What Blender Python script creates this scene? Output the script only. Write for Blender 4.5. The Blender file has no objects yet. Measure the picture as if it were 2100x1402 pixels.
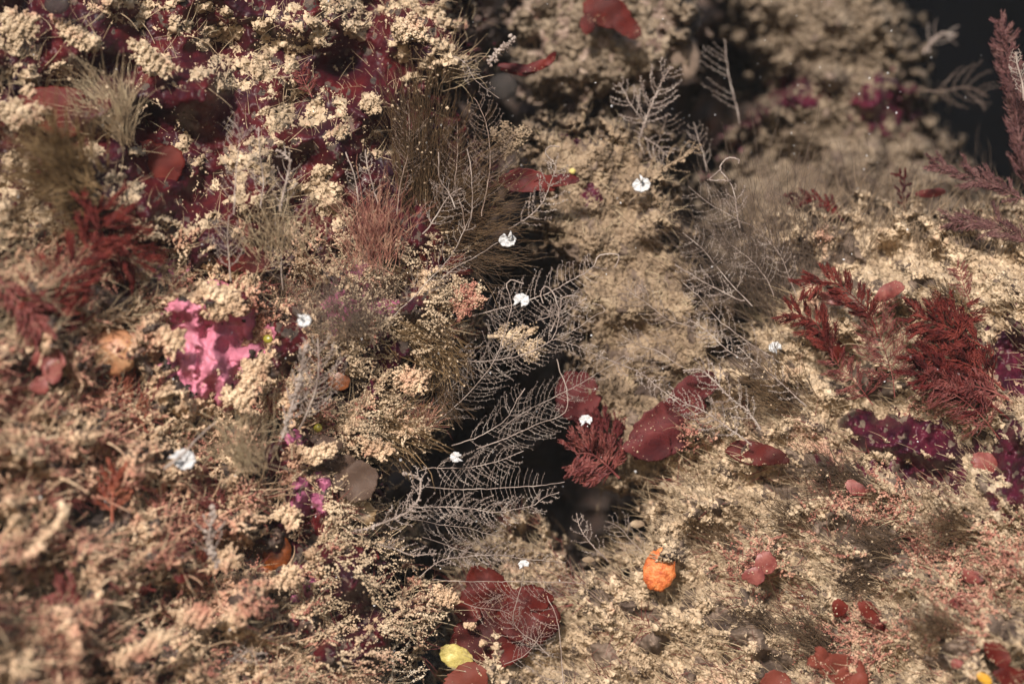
import bpy, math, random
import numpy as np
from mathutils import Vector
random.seed(7)
R = np.random.default_rng(11)
S = bpy.context.scene
C = S.collection

# ------------------------------------------------------------------ camera, world, sun, exposure
D = 40.0                                     # camera to focus plane; 1 unit = 1 cm
S.unit_settings.system = 'METRIC'; S.unit_settings.scale_length = 0.01
cam = bpy.data.objects.new('camera', bpy.data.cameras.new('camera'))
C.objects.link(cam); S.camera = cam
cam.location = (0, -D, 0); cam.rotation_euler = (math.radians(90), 0, 0)
cam.data.sensor_width = 36.0; cam.data.lens = 36.0 * D / 21.0
cam.data.clip_start = 0.5; cam.data.clip_end = 2000
cam.data.dof.use_dof = True; cam.data.dof.focus_distance = D
cam.data.dof.aperture_fstop = 0.088
SUN_DIR = Vector((-0.20, -0.88, 0.42)).normalized()     # from the place towards the light
elev = math.asin(SUN_DIR.z); rot = math.atan2(SUN_DIR.x, SUN_DIR.y)
W = bpy.data.worlds.new('World'); S.world = W; W.use_nodes = True
nt = W.node_tree; nt.nodes.clear()
sky = nt.nodes.new('ShaderNodeTexSky'); sky.sky_type = 'NISHITA'; sky.sun_disc = False
sky.sun_elevation = elev; sky.sun_rotation = rot
bg = nt.nodes.new('ShaderNodeBackground'); bg.inputs['Strength'].default_value = 0.085
wo = nt.nodes.new('ShaderNodeOutputWorld')
nt.links.new(sky.outputs[0], bg.inputs[0]); nt.links.new(bg.outputs[0], wo.inputs[0])
sl = bpy.data.lights.new('sun', 'SUN'); sl.energy = 4.9; sl.angle = math.radians(5); sl.color = (1.0, 0.92, 0.84)
sun = bpy.data.objects.new('sun', sl); C.objects.link(sun)
sun.rotation_euler = SUN_DIR.to_track_quat('Z', 'Y').to_euler(); sun.location = SUN_DIR * 60
S.view_settings.view_transform = 'Standard'; S.view_settings.look = 'None'
S.view_settings.exposure = 0.66; S.view_settings.gamma = 1.0
S.cycles.max_bounces = 5; S.cycles.transparent_max_bounces = 12

# ------------------------------------------------------------------ helpers
def P(px, py, y):
    """photo pixel (2100 wide) at depth y (0 = sharpest plane, negative = nearer) -> point in the place"""
    px = np.asarray(px, float); py = np.asarray(py, float); y = np.asarray(y, float)
    k = (D + y) / D
    return np.stack([(px - 1050) / 100 * k, y + 0 * px, (701 - py) / 100 * k], -1)

WPOS = {}
class MB:
    """collects verts and faces, links them as ONE mesh object"""
    def __init__(s): s.v = []; s.f = []; s.n = 0
    def add(s, v, f):
        v = np.asarray(v, float).reshape(-1, 3); f = np.asarray(f, np.int64)
        s.v.append(v); s.f.append(f + s.n); s.n += len(v)
    def build(s, name, mat, parent=None, smooth=True, solid=None):
        V = np.concatenate(s.v).astype(np.float32)
        org = np.zeros(3, np.float32)
        if parent is not None: org = WPOS[parent.name]
        else: org = V.mean(0); org[2] = V[:, 2].min()
        me = bpy.data.meshes.new(name)
        me.vertices.add(len(V)); me.vertices.foreach_set('co', (V - org).ravel())
        loops = np.concatenate([f.ravel() for f in s.f]).astype(np.int32)
        tot = np.concatenate([np.full(len(f), f.shape[1], np.int32) for f in s.f])
        st = np.concatenate([[0], np.cumsum(tot)[:-1]]).astype(np.int32)
        me.loops.add(len(loops)); me.loops.foreach_set('vertex_index', loops)
        me.polygons.add(len(tot)); me.polygons.foreach_set('loop_start', st); me.polygons.foreach_set('loop_total', tot)
        me.polygons.foreach_set('use_smooth', np.full(len(tot), smooth))
        me.update(calc_edges=True)
        me.materials.append(mat)
        o = bpy.data.objects.new(name, me); C.objects.link(o)
        if parent is None: o.location = org.tolist()
        else: o.parent = parent
        WPOS[o.name] = org
        if solid:
            m = o.modifiers.new('thickness', 'SOLIDIFY'); m.thickness = solid; m.offset = 0
        return o

def tag(o, label=None, cat=None, group=None, kind=None):
    if label: o['label'] = label
    if cat: o['category'] = cat
    if group: o['group'] = group
    if kind: o['kind'] = kind
    return o
def thing(name, loc, label, cat, group=None):
    o = bpy.data.objects.new(name, None); C.objects.link(o)
    o.location = loc; o.empty_display_size = 0.1; WPOS[o.name] = np.array(loc, np.float32)
    return tag(o, label, cat, group)

def mat(name, cols, scale=3.0, rough=0.8, trans=0.0, spec=0.25, bump=0.0, bscale=30.0, sss=0.0, detail=6, pos=None, alpha=1.0, wash=None, wscale=.5, wpos=(.5, .62)):
    m = bpy.data.materials.new(name); m.use_nodes = True
    n = m.node_tree; b = n.nodes['Principled BSDF']; L = n.links
    tc = n.nodes.new('ShaderNodeNewGeometry')
    no = n.nodes.new('ShaderNodeTexNoise'); no.inputs['Scale'].default_value = scale; no.inputs['Detail'].default_value = detail
    no.inputs['Roughness'].default_value = 0.65
    L.new(tc.outputs['Position'], no.inputs['Vector'])
    cr = n.nodes.new('ShaderNodeValToRGB'); e = cr.color_ramp.elements
    pos = pos or [0.36 + 0.28 * i / max(1, len(cols) - 1) for i in range(len(cols))]
    for i, c in enumerate(cols):
        if i < 2: el = e[i]; el.position = pos[i]
        else: el = e.new(pos[i])
        el.color = (*c, 1)
    L.new(no.outputs[0], cr.inputs[0]); col = cr.outputs[0]
    if wash:
        wn = n.nodes.new('ShaderNodeTexNoise'); wn.inputs['Scale'].default_value = wscale; wn.inputs['Detail'].default_value = 5; wn.inputs['Roughness'].default_value = .7
        L.new(tc.outputs['Position'], wn.inputs['Vector'])
        mr = n.nodes.new('ShaderNodeMapRange'); mr.inputs[1].default_value = wpos[0]; mr.inputs[2].default_value = wpos[1]; mr.inputs[4].default_value = .62
        L.new(wn.outputs[0], mr.inputs[0])
        mw = n.nodes.new('ShaderNodeMix'); mw.data_type = 'RGBA'; L.new(mr.outputs[0], mw.inputs[0]); L.new(col, mw.inputs[6]); mw.inputs[7].default_value = (*wash, 1); col = mw.outputs[2]
    L.new(col, b.inputs['Base Color'])
    b.inputs['Roughness'].default_value = rough; b.inputs['Specular IOR Level'].default_value = spec
    if bump:
        bn = n.nodes.new('ShaderNodeTexNoise'); bn.inputs['Scale'].default_value = bscale; bn.inputs['Detail'].default_value = 4
        L.new(tc.outputs['Position'], bn.inputs['Vector'])
        bp = n.nodes.new('ShaderNodeBump'); bp.inputs['Strength'].default_value = bump; bp.inputs['Distance'].default_value = 0.05
        L.new(bn.outputs[0], bp.inputs['Height']); L.new(bp.outputs[0], b.inputs['Normal'])
    out = n.nodes['Material Output']; sh = b.outputs[0]
    if trans:
        t = n.nodes.new('ShaderNodeBsdfTranslucent'); L.new(col, t.inputs[0])
        mx = n.nodes.new('ShaderNodeMixShader'); mx.inputs[0].default_value = trans
        L.new(sh, mx.inputs[1]); L.new(t.outputs[0], mx.inputs[2]); sh = mx.outputs[0]
    if alpha < 1:
        t = n.nodes.new('ShaderNodeBsdfTransparent')
        mx = n.nodes.new('ShaderNodeMixShader'); mx.inputs[0].default_value = alpha
        L.new(t.outputs[0], mx.inputs[1]); L.new(sh, mx.inputs[2]); sh = mx.outputs[0]
    L.new(sh, out.inputs[0])
    return m

M = {
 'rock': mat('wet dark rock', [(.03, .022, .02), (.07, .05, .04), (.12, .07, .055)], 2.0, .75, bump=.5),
 'farrock': mat('silty far rock', [(.05, .033, .026), (.11, .078, .058), (.18, .13, .10)], 1.2, .85, bump=.5, bscale=12),
 'silt': mat('tan silt', [(.20, .14, .09), (.39, .292, .195), (.52, .415, .295)], 2.6, .8, spec=.35, pos=[.3, .5, .72], wash=(.34, .15, .11), wscale=.5, wpos=(.56, .68)),
 'silt_warm': mat('warm tan silt', [(.18, .10, .06), (.43, .30, .195), (.58, .45, .31)], 1.6, .8, spec=.35, pos=[.32, .5, .7], wash=(.34, .10, .075), wscale=.45, wpos=(.5, .64)),
 'silt_grey': mat('grey tan silt', [(.08, .055, .036), (.195, .138, .09), (.32, .245, .165)], 2.0, .85, spec=.3, pos=[.3, .5, .72]),
 'silt_falloff': mat('brown falloff-darkened silt', [(.075, .052, .036), (.145, .108, .074), (.23, .18, .13)], 1.6, .9, pos=[.33, .5, .7]),  # colour darkened to stand in for light falloff on the far rock
 'silt_pink': mat('pinkish turf', [(.13, .04, .03), (.30, .13, .095), (.46, .29, .20)], 3.0, .8, spec=.3),
 'maroon': mat('maroon crust', [(.013, .0025, .007), (.036, .0035, .007), (.068, .007, .008)], 0.9, .5, spec=.3, bump=.15, bscale=22),
 'magenta': mat('dark magenta crust', [(.018, .003, .010), (.045, .005, .014), (.08, .010, .022)], 1.8, .45, spec=.3, bump=.3, bscale=22),
 'pink': mat('pink coralline crust', [(.32, .10, .145), (.42, .14, .20), (.50, .21, .27)], 1.5, .7, spec=.25, bump=.1, bscale=16),
 'hydroid': mat('hydroid stem', [(.21, .16, .135), (.34, .27, .235), (.48, .41, .36)], 3.0, .6, trans=.25, spec=.4, alpha=0.8),
 'hydroid_dim': mat('brown hydroid stem', [(.19, .13, .10), (.29, .21, .17), (.38, .29, .24)], 3.0, .6, trans=.25, spec=.4, alpha=0.7),
 'hydroid_silt': mat('silted hydroid', [(.30, .22, .15), (.46, .37, .27), (.66, .58, .48)], 6.0, .8, spec=.4),
 'hair_brown': mat('brown filaments', [(.05, .028, .014), (.11, .065, .035), (.19, .125, .07)], 2.0, .45, spec=.5, trans=.15, alpha=0.75),
 'hair_gold': mat('golden filaments', [(.05, .026, .011), (.14, .085, .038), (.27, .18, .095)], 2.0, .4, spec=.6, trans=.15),
 'hair_tan': mat('tan filaments', [(.16, .11, .065), (.30, .22, .14), (.42, .34, .22)], 2.0, .6, spec=.4),
 'hair_dark': mat('dark filaments', [(.035, .02, .012), (.08, .05, .03), (.14, .09, .055)], 2.0, .5, spec=.5, alpha=0.7),
 'haze_hair': mat('pale brown hydroid haze', [(.17, .12, .09), (.27, .20, .155)], 2.0, .8, trans=.3, alpha=0.5),
 'red': mat('red algae', [(.07, .008, .007), (.16, .022, .017), (.26, .055, .04)], 3.0, .55, trans=.35, spec=.3, alpha=.75),
 'red_dark': mat('dark red algae', [(.035, .004, .006), (.08, .009, .009), (.14, .02, .016)], 2.0, .6, trans=.3, spec=.22),
 'red_orange': mat('orange red algae', [(.18, .035, .02), (.30, .08, .045), (.42, .16, .09)], 3.0, .45, trans=.35, spec=.5, alpha=0.85),
 'red_pink': mat('pink red algae', [(.13, .025, .024), (.23, .055, .048), (.34, .12, .10)], 3.0, .45, trans=.35, spec=.5, alpha=0.8),
 'blade': mat('red blade', [(.05, .005, .004), (.105, .010, .007), (.16, .022, .013)], 0.9, .6, trans=.4, spec=.22, bump=.1, bscale=14, detail=3, alpha=0.88),
 'blade_pale': mat('pale red blade', [(.16, .035, .022), (.25, .065, .045)], 1.4, .6, trans=.4, spec=.22, bump=.15, bscale=14, alpha=0.85),
 'blade_dim': mat('dim magenta blade', [(.05, .008, .011), (.11, .019, .021), (.17, .035, .035)], 1.0, .6, trans=.35, spec=.22, bump=.2, alpha=0.85),
 'white': mat('white porous skeleton', [(.50, .50, .51), (.66, .66, .66)], 24, .6, trans=.15, spec=.4, bump=.8, bscale=40, detail=2),
 'orange': mat('orange sponge', [(.28, .05, .010), (.42, .11, .025), (.50, .20, .07)], 7, .6, spec=.4, bump=.6, bscale=22),
 'amber': mat('dark amber tunicate', [(.02, .006, .003), (.09, .02, .004), (.22, .055, .008)], 2.4, .5, spec=.3, trans=.2),
 'yellow': mat('yellow sponge', [(.22, .17, .045), (.38, .31, .09), (.54, .46, .20)], 4, .6, spec=.4, bump=.5, bscale=26),
 'brown_sheet': mat('translucent brown sheet', [(.07, .04, .03), (.14, .09, .065)], 1.2, .6, trans=.3, spec=.25, alpha=.75),
 'peach': mat('peach gelatinous tunicate', [(.30, .11, .05), (.46, .22, .11), (.42, .27, .15)], 1.0, .5, trans=.25, spec=.5, bump=.3, bscale=9),
 'olive': mat('olive bead', [(.14, .12, .012), (.26, .22, .03)], 5, .3, spec=.6),
 'shellbrown': mat('banded brown shell', [(.10, .03, .012), (.26, .085, .03)], 4, .4, spec=.6),
 'yellow_weed': mat('yellow leaf', [(.45, .22, .02), (.62, .36, .04)], 3, .4, spec=.5, trans=.3),
 'grey_tunicate': mat('grey tunicate', [(.035, .03, .028), (.075, .065, .06)], 1.6, .7, spec=.2, trans=.3, bump=.3, alpha=.55),
 'pink_dim': mat('dusky pink crust', [(.12, .025, .06), (.26, .07, .13), (.38, .13, .20)], 3, .6, spec=.3, bump=.2),
 'plume_pink': mat('dusky pink plume', [(.09, .035, .035), (.17, .075, .072), (.26, .14, .125)], 3.0, .5, trans=.3, spec=.3, alpha=.75),
 'toprock': mat('pale silty rock', [(.11, .07, .055), (.20, .145, .115), (.29, .225, .175)], 1.1, .85, bump=.3, bscale=14, wash=(.22, .07, .055), wscale=.9, wpos=(.58, .66)),
 'water': mat('deep water', [(.0010, .0012, .0016), (.0014, .0016, .0022)], .2, 1.0, spec=0),
}

# ------------------------------------------------------------------ pixel grid fields
ST = 2.1; X0, X1, Y0, Y1 = -170, 2270, -170, 1570
gx = np.arange(X0, X1, ST); gy = np.arange(Y0, Y1, ST)
GX, GY = np.meshgrid(gx, gy); H, Wd = GX.shape
fy = np.fft.fftfreq(H, ST)[:, None]; fx = np.fft.rfftfreq(Wd, ST)[None, :]
def noise(wl, stretch=1.0, ang=0.0, bw=0.55):
    """band-limited random field, wavelength wl px, stretched along ang (degrees, x right, y down)"""
    a = math.radians(ang)
    u = (fx * math.cos(a) + fy * math.sin(a)) * stretch; v = -fx * math.sin(a) + fy * math.cos(a)
    f = np.sqrt(u * u + v * v) * wl + 1e-9
    amp = np.exp(-(np.log(f) ** 2) / (2 * bw ** 2)) / f
    sp = np.fft.rfft2(R.standard_normal((H, Wd))) * amp
    r = np.fft.irfft2(sp, s=(H, Wd)); return (r / r.std()).astype(np.float32)
def ell(lst, soft=1.0):
    """max of soft ellipses (cx, cy, rx, ry, angle, height): 1 at centre, 0 at the rim, negative outside"""
    out = np.full((H, Wd), -3.0, np.float32)
    for e in lst:
        cx, cy, rx, ry = e[:4]; a = math.radians(e[4] if len(e) > 4 else 0); h = e[5] if len(e) > 5 else 1
        dx, dy = GX - cx, GY - cy
        u = (dx * math.cos(a) + dy * math.sin(a)) / rx; v = (-dx * math.sin(a) + dy * math.cos(a)) / ry
        out = np.maximum(out, h * (1 - np.sqrt(u * u + v * v)))
    return out
def sdf(poly):
    """signed distance in px, positive inside"""
    p = np.array(poly, float); q = np.roll(p, -1, 0)
    gx2, gy2 = GX[::4, ::4], GY[::4, ::4]
    d = np.full(gx2.shape, 1e9); ins = np.zeros(gx2.shape, bool)
    for (ax, ay), (bx, by) in zip(p, q):
        ex, ey = bx - ax, by - ay
        t = np.clip(((gx2 - ax) * ex + (gy2 - ay) * ey) / (ex * ex + ey * ey), 0, 1)
        d = np.minimum(d, np.hypot(gx2 - ax - t * ex, gy2 - ay - t * ey))
        c = ((ay > gy2) != (by > gy2)) & (gx2 < (bx - ax) * (gy2 - ay) / (by - ay + 1e-9) + ax)
        ins ^= c
    d = np.where(ins, d, -d)
    # bilinear back up
    yi = np.clip(np.arange(H) / 4.0, 0, d.shape[0] - 1.001); xi = np.clip(np.arange(Wd) / 4.0, 0, d.shape[1] - 1.001)
    y0 = yi.astype(int); x0 = xi.astype(int); fy_ = (yi - y0)[:, None]; fx_ = (xi - x0)[None]
    return ((d[y0][:, x0] * (1 - fy_) + d[y0 + 1][:, x0] * fy_) * (1 - fx_) + (d[y0][:, x0 + 1] * (1 - fy_) + d[y0 + 1][:, x0 + 1] * fy_) * fx_)
def depthmap(ctrl, sig=260):
    num = np.zeros((H, Wd)); den = np.zeros((H, Wd)) + 1e-12
    for px, py, y in ctrl:
        r2 = (GX - px) ** 2 + (GY - py) ** 2
        w = np.exp(-r2 / (2 * sig * sig)) + 1e-3 / (1 + r2 / 1e5); num += w * y; den += w
    return num / den

N = {w: noise(w) for w in (420, 200, 110, 60, 34, 20, 12, 7.5, 5)}
N5b = noise(5); N5c = noise(5); NW = noise(34); NW2 = noise(16); NV = noise(14); NU = noise(14)
streakL = noise(26, 2.2, -24); streakR = noise(24, 2.4, 34)
N16 = noise(16, 1.6, 30); N9 = noise(9, 1.6, -20)

# ------------------------------------------------------------------ rocks
ROCKS = {}
def rock(name, poly, ctrl, rim=60, drop=4.0, rough=0.25, fine=0.028, jitter=14, nz=1.0):
    m = sdf(poly) + jitter * N[60] + jitter * .5 * N[20]
    y = depthmap(ctrl) + rough * (N[200] * 1.2 + nz * N[110] * .8 + nz * N[60] * .4) + fine * nz * (N[20] + .6 * N[12])
    t = np.clip(m / rim, 0, 1); y = y + drop * (1 - np.sqrt(1 - (1 - t) ** 2))
    ROCKS[name] = (m, y); return m, y
def sheet(name, m, y, mt, ju=0.0, jv=0.0, parent=None, step=1):
    """grid mesh of every cell whose four corners are inside (m > 0), vertices pushed sideways by ju, jv px"""
    keep = m > 0
    k = keep[:-1, :-1] & keep[1:, :-1] & keep[:-1, 1:] & keep[1:, 1:]
    idx = np.arange(H * Wd).reshape(H, Wd)
    q = np.stack([idx[:-1, :-1][k], idx[1:, :-1][k], idx[1:, 1:][k], idx[:-1, 1:][k]], -1)
    if not len(q): return None
    used, inv = np.unique(q, return_inverse=True)
    px = (GX + ju).ravel()[used]; py = (GY + jv).ravel()[used]
    mb = MB(); mb.add(P(px, py, y.ravel()[used]), inv.reshape(q.shape))
    return mb.build(name, mt, parent)

left = rock('rock_wall', [(-400, -400), (990, -400), (985, 60), (1000, 150), (930, 210), (1010, 280), (1035, 380), (1010, 450), (985, 560), (960, 690), (880, 800), (890, 880), (800, 950), (790, 1030), (830, 1150), (915, 1220), (880, 1310), (820, 1400), (800, 1800), (-400, 1800)],
     [(0, 0, -1.6), (0, 400, -3.2), (0, 800, -4.4), (0, 1402, -6.0), (-200, 700, -6), (-200, 1500, -8), (300, 0, -.8), (300, 400, -1.7), (300, 800, -2.2), (300, 1402, -3.6), (600, -100, .6), (600, 400, -.6), (600, 800, -.8), (600, 1200, -1.6), (600, 1500, -2), (850, 0, 1.6), (880, 300, 1.0), (850, 600, .3), (800, 900, .1), (750, 1250, 0), (980, 100, 2.4)],
     rim=110, drop=5, rough=.28, nz=1 - .6 * np.clip((560 - GY) / 120, 0, 1))
centre = rock('central_rock', [(1070, 250), (1200, 235), (1330, 262), (1385, 330), (1400, 450), (1440, 560), (1500, 650), (1500, 850), (1400, 1040), (1230, 1010), (1190, 850), (1165, 720), (1160, 600), (1110, 500), (1085, 400), (1060, 320)],
     [(1200, 300, 2.9), (1150, 420, 2.4), (1350, 400, 2.5), (1250, 600, 1.9), (1400, 650, 2.1), (1300, 850, 1.6), (1250, 980, 2.8)], rim=60, drop=3.5, rough=.16)
top = rock('upper_rock', [(1000, -400), (1440, -400), (1445, 60), (1420, 150), (1340, 215), (1200, 245), (1080, 225), (1030, 150), (1010, 60)],
     [(1050, 0, 5.6), (1250, 80, 4.6), (1400, 0, 6.2), (1200, 220, 4.9)], rim=90, drop=4, rough=.10)
far = rock('far_rock', [(1470, -400), (1480, 60), (1560, 190), (1500, 280), (1410, 380), (1430, 560), (1560, 760), (2300, 760), (2300, 420), (2060, 420), (1990, 350), (1920, 230), (1890, 100), (1870, 0), (1850, -400)],
     [(1550, 0, 10), (1850, 0, 11), (1700, 200, 8.6), (1550, 350, 7), (1900, 350, 8), (1550, 500, 5), (1900, 480, 5), (2200, 500, 6)], rim=120, drop=5, rough=.3)
right = rock('rock_slope', [(1530, 470), (1620, 420), (1750, 405), (1950, 425), (2100, 400), (2500, 400), (2500, 1800), (860, 1800), (890, 1380), (935, 1200), (985, 1110), (1045, 1062), (1130, 1080), (1180, 1140), (1240, 1140), (1300, 1080), (1325, 985), (1345, 890), (1345, 820), (1440, 740), (1490, 700), (1560, 620), (1520, 540)],
     [(1560, 480, 3.4), (1750, 420, 3.6), (2100, 420, 2.6), (1800, 560, 1.6), (2050, 600, .2), (1560, 640, 2.2), (1480, 760, 1.6), (1700, 800, .4), (2100, 900, -1.6), (1450, 950, .9), (1400, 1100, .5), (1290, 1040, 2.3), (1600, 1200, -.6), (1800, 1402, -2.0), (2100, 1402, -3.2), (2300, 1500, -4), (1100, 1100, 3.0), (1130, 1200, 2.4), (1000, 1290, 2.2), (1120, 1290, 2.0), (1050, 1420, 1.2), (1300, 1300, .5), (1300, 1500, -.3)],
     rim=80, drop=4, rough=.28)
# floor of the crevice and the rock behind everything
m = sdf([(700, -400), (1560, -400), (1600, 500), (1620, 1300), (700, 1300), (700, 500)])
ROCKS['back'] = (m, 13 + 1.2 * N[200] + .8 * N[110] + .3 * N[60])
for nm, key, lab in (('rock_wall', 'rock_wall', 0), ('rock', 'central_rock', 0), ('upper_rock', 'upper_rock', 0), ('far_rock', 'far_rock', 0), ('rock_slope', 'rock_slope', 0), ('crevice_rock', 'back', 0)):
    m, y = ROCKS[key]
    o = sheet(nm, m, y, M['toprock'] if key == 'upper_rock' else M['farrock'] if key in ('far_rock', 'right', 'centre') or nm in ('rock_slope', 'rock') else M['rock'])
    tag(o, kind='structure')
# open water behind
mb = MB(); n = 24; a = np.linspace(0, 1, n)
u, v = np.meshgrid(a * 2 - 1, a * 2 - 1)
pts = np.stack([u * 130, 60 - 25 * (u * u + v * v), v * 100], -1).reshape(-1, 3)
ii = np.arange(n * n).reshape(n, n)
mb.add(pts, np.stack([ii[:-1, :-1], ii[:-1, 1:], ii[1:, 1:], ii[1:, :-1]], -1).reshape(-1, 4))
tag(mb.build('water', M['water']), kind='structure')

# ------------------------------------------------------------------ silt
covL = -.03 + ell([(40, 75, 75, 62), (165, 75, 70, 28, 35), (15, 150, 120, 34), (120, 148, 90, 26), (58, 186, 20, 15), (45, 232, 62, 40), (312, 122, 80, 32, 38),
  (300, 30, 150, 40, 10), (430, 60, 150, 60, 30), (520, 130, 130, 80, 30), (600, 60, 110, 60), (640, 215, 90, 55), (560, 250, 60, 40), (450, 150, 70, 50), (360, 160, 40, 20, 40),
  (700, 20, 60, 35), (735, 50, 50, 40), (820, 30, 70, 45), (930, 30, 70, 50), (870, 105, 110, 55, 25), (950, 140, 60, 40), (760, 212, 30, 27), (690, 280, 34, 18, -40), (730, 265, 30, 20),
  (790, 290, 60, 40), (860, 170, 60, 30), (520, 330, 95, 60, -20), (545, 400, 100, 60), (480, 380, 60, 50), (600, 470, 120, 45), (660, 385, 55, 60), (690, 440, 50, 45), (420, 450, 40, 30),
  (240, 395, 75, 55), (330, 470, 110, 34), (190, 330, 40, 60, 20), (240, 255, 40, 60, 10), (60, 420, 190, 80), (110, 500, 190, 70), (20, 340, 60, 40), (370, 290, 30, 50), (400, 330, 30, 30), (290, 310, 30, 12)])
lowL = np.clip((GY - 500 - 0.05 * (GX - 400)) / 70, -1.2, 1)
cov_left = np.maximum(covL, lowL * .9)
holes_left = ell([(428, 720, 105, 100, 0, 1.5), (390, 650, 60, 30, 30), (480, 530, 90, 26), (250, 760, 60, 40), (590, 700, 40, 80), (700, 620, 60, 60), (800, 720, 70, 80, 30), (690, 790, 60, 55), (830, 640, 90, 60), (870, 800, 60, 80),
  (650, 925, 120, 36, 25), (720, 985, 130, 55), (630, 1040, 60, 60), (570, 1120, 70, 70), (820, 1010, 80, 60), (860, 900, 90, 30), (760, 1160, 110, 60, 30), (730, 1225, 110, 70, 40), (790, 1330, 90, 70), (700, 1340, 90, 50), (610, 1290, 70, 30),
  (300, 1340, 60, 40), (170, 1050, 60, 30, 30), (560, 930, 50, 60), (900, 480, 110, 100), (940, 300, 120, 110), (850, 260, 60, 110), (960, 600, 60, 80), (480, 820, 60, 30), (330, 1220, 60, 20), (60, 750, 50, 40), (130, 650, 50, 26), (240, 600, 90, 30), (230, 1050, 40, 50)])
cov_right = np.full((H, Wd), .85, np.float32)
holes_right = ell([(1860, 900, 170, 55, 8), (1780, 880, 60, 40, 60), (2080, 740, 60, 90), (1800, 790, 60, 40, 20), (1900, 960, 110, 40), (2080, 950, 60, 110), (1620, 800, 40, 26), (1530, 740, 50, 60), (1720, 1090, 60, 36), (1810, 1110, 90, 40, 15),
  (1540, 1290, 60, 34, -35), (1590, 1360, 50, 40), (1800, 1160, 70, 26), (1240, 1340, 26, 40), (1330, 1260, 34, 16), (2070, 1280, 60, 34, -30), (1960, 1340, 90, 34, -35), (1480, 1270, 40, 30), (1220, 1215, 30, 20), (1340, 1320, 50, 26), (1200, 1150, 60, 30),
  (1730, 600, 60, 30), (1660, 540, 40, 60), (1740, 510, 30, 40), (1900, 580, 40, 12), (2000, 500, 60, 14, 10), (1600, 570, 40, 60), (1700, 960, 110, 24, 20), (1600, 1000, 60, 16, 20)])
cov_centre = np.full((H, Wd), .75, np.float32); holes_centre = ell([(1150, 525, 80, 40), (1330, 800, 50, 20), (1350, 750, 50, 14, 20)])
def rg(a): return np.sqrt(a * a + .02)
def silt(name, rk, cov, holes, mt, gap=1.0, th=.16, grain=1.0, mid=1.0, ck=2.0, cmax=1.0, lim=None, lat=1.0, strk=None, anis=1.0, label=None, gaps=.45):
    m, y = ROCKS[rk]
    c = np.clip(cov * ck, -1.5, cmax) - np.clip(holes * 2.4 + .3, 0, 2.2)
    c = c + gap * (.38 * N[60] + .30 * N[34] + .20 * N[20] + .13 * N[12]) + (0.35 * strk if strk is not None else 0) - gaps
    c = np.minimum(c, m / 22 + .1)
    if lim is not None: c = np.minimum(c, lim)
    # cauliflower relief: billows of several sizes
    b = (1 - np.abs(N[34]) * .8) * .40 * mid + (1 - np.abs(N[20])) * .34 * mid + .5 * (1 - mid) + (1 - np.abs(N16)) * .22 + (1 - np.abs(N[12])) * .22 + (1 - np.abs(N[7.5])) * .22 + .14 * N[5]
    c2 = np.clip(c, 0, None)
    hgt = th * (np.minimum(c2, 1.2) ** .5) * (.75 + grain * 1.3 * b) + .10 * np.minimum(c2, 1) * (N[60] + .6 * (strk if strk is not None else 0))
    k = np.minimum(c2 * 3, 1) * lat
    ju = k * (2.2 * NW2 + 1.8 * N[7.5] + 2.0 * NU + .9 * N5b) ; jv = k * (2.4 * N[12] + 1.6 * NV + 2.0 * N9 + .9 * N5c)
    Y = y - hgt * (D + y) / D + .02
    o = sheet(name, c, Y, mt, ju, jv)
    tag(o, label, kind='stuff')
    return c, Y
SILT = {}
UP = np.clip((540 - GY) / 60, 0, 1); LL = np.clip((GY - 600) / 300, 0, 1) * np.clip((700 - GX) / 250, 0, 1)
flat = np.clip(1 - 1.6 * np.clip(ell([(1900, 520, 260, 90, 6), (1650, 840, 120, 60, 10), (1860, 850, 130, 40), (2050, 600, 80, 60)]), 0, 1), .25, 1)
bnd = (GY - 505 + 30 * N[60] + 14 * N[20]) / 25
SILT['L'] = silt('silt', 'rock_wall', cov_left, holes_left, M['silt_warm'], gap=.85, th=.095 + .11 * LL, mid=.6, lat=.7, strk=streakL, gaps=.26 + .12 * LL, lim=bnd, label='warm tan and pinkish silt and turf covering the lower left rock wall')
SILT['U'] = silt('silt', 'rock_wall', cov_left, holes_left, M['silt'], gap=.78, th=.08, mid=.5, lat=.7, strk=streakL * .3, gaps=.78, ck=3.5, cmax=1.15, lim=-bnd + .05, label='pale tan silt cushions lying on the maroon crust, upper left wall')
SILT['R'] = silt('silt', 'rock_slope', cov_right, holes_right, M['silt'], gap=.85 * flat, th=.09, lat=.6, strk=streakR * flat, gaps=.10, mid=.65 * flat, label='tan silt and turf covering the right hand rock slope')
SILT['C'] = silt('silt', 'central_rock', cov_centre, holes_centre, M['silt_grey'], gap=.75, th=.075, mid=.4, lat=.55, gaps=-.25, label='brown tan silt on the rock lobe in the middle')
SILT['F'] = silt('silt', 'far_rock', cov_centre, holes_right * 0 - 3, M['silt_falloff'], gap=1.1, th=.14, mid=.5, lat=.6, gaps=.0, label='dim olive brown falloff-darkened silt on the far rock at the upper right')
SILT['T'] = silt('silt', 'upper_rock', ell([(1220, 70, 230, 170), (1180, 60, 150, 90), (1380, 20, 60, 90)]), holes_right * 0 - 3, M['silt_falloff'], gap=.9, th=.08, mid=.4, gaps=.5, label='blurred brown falloff-darkened silt patch on the upper rock')

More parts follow.
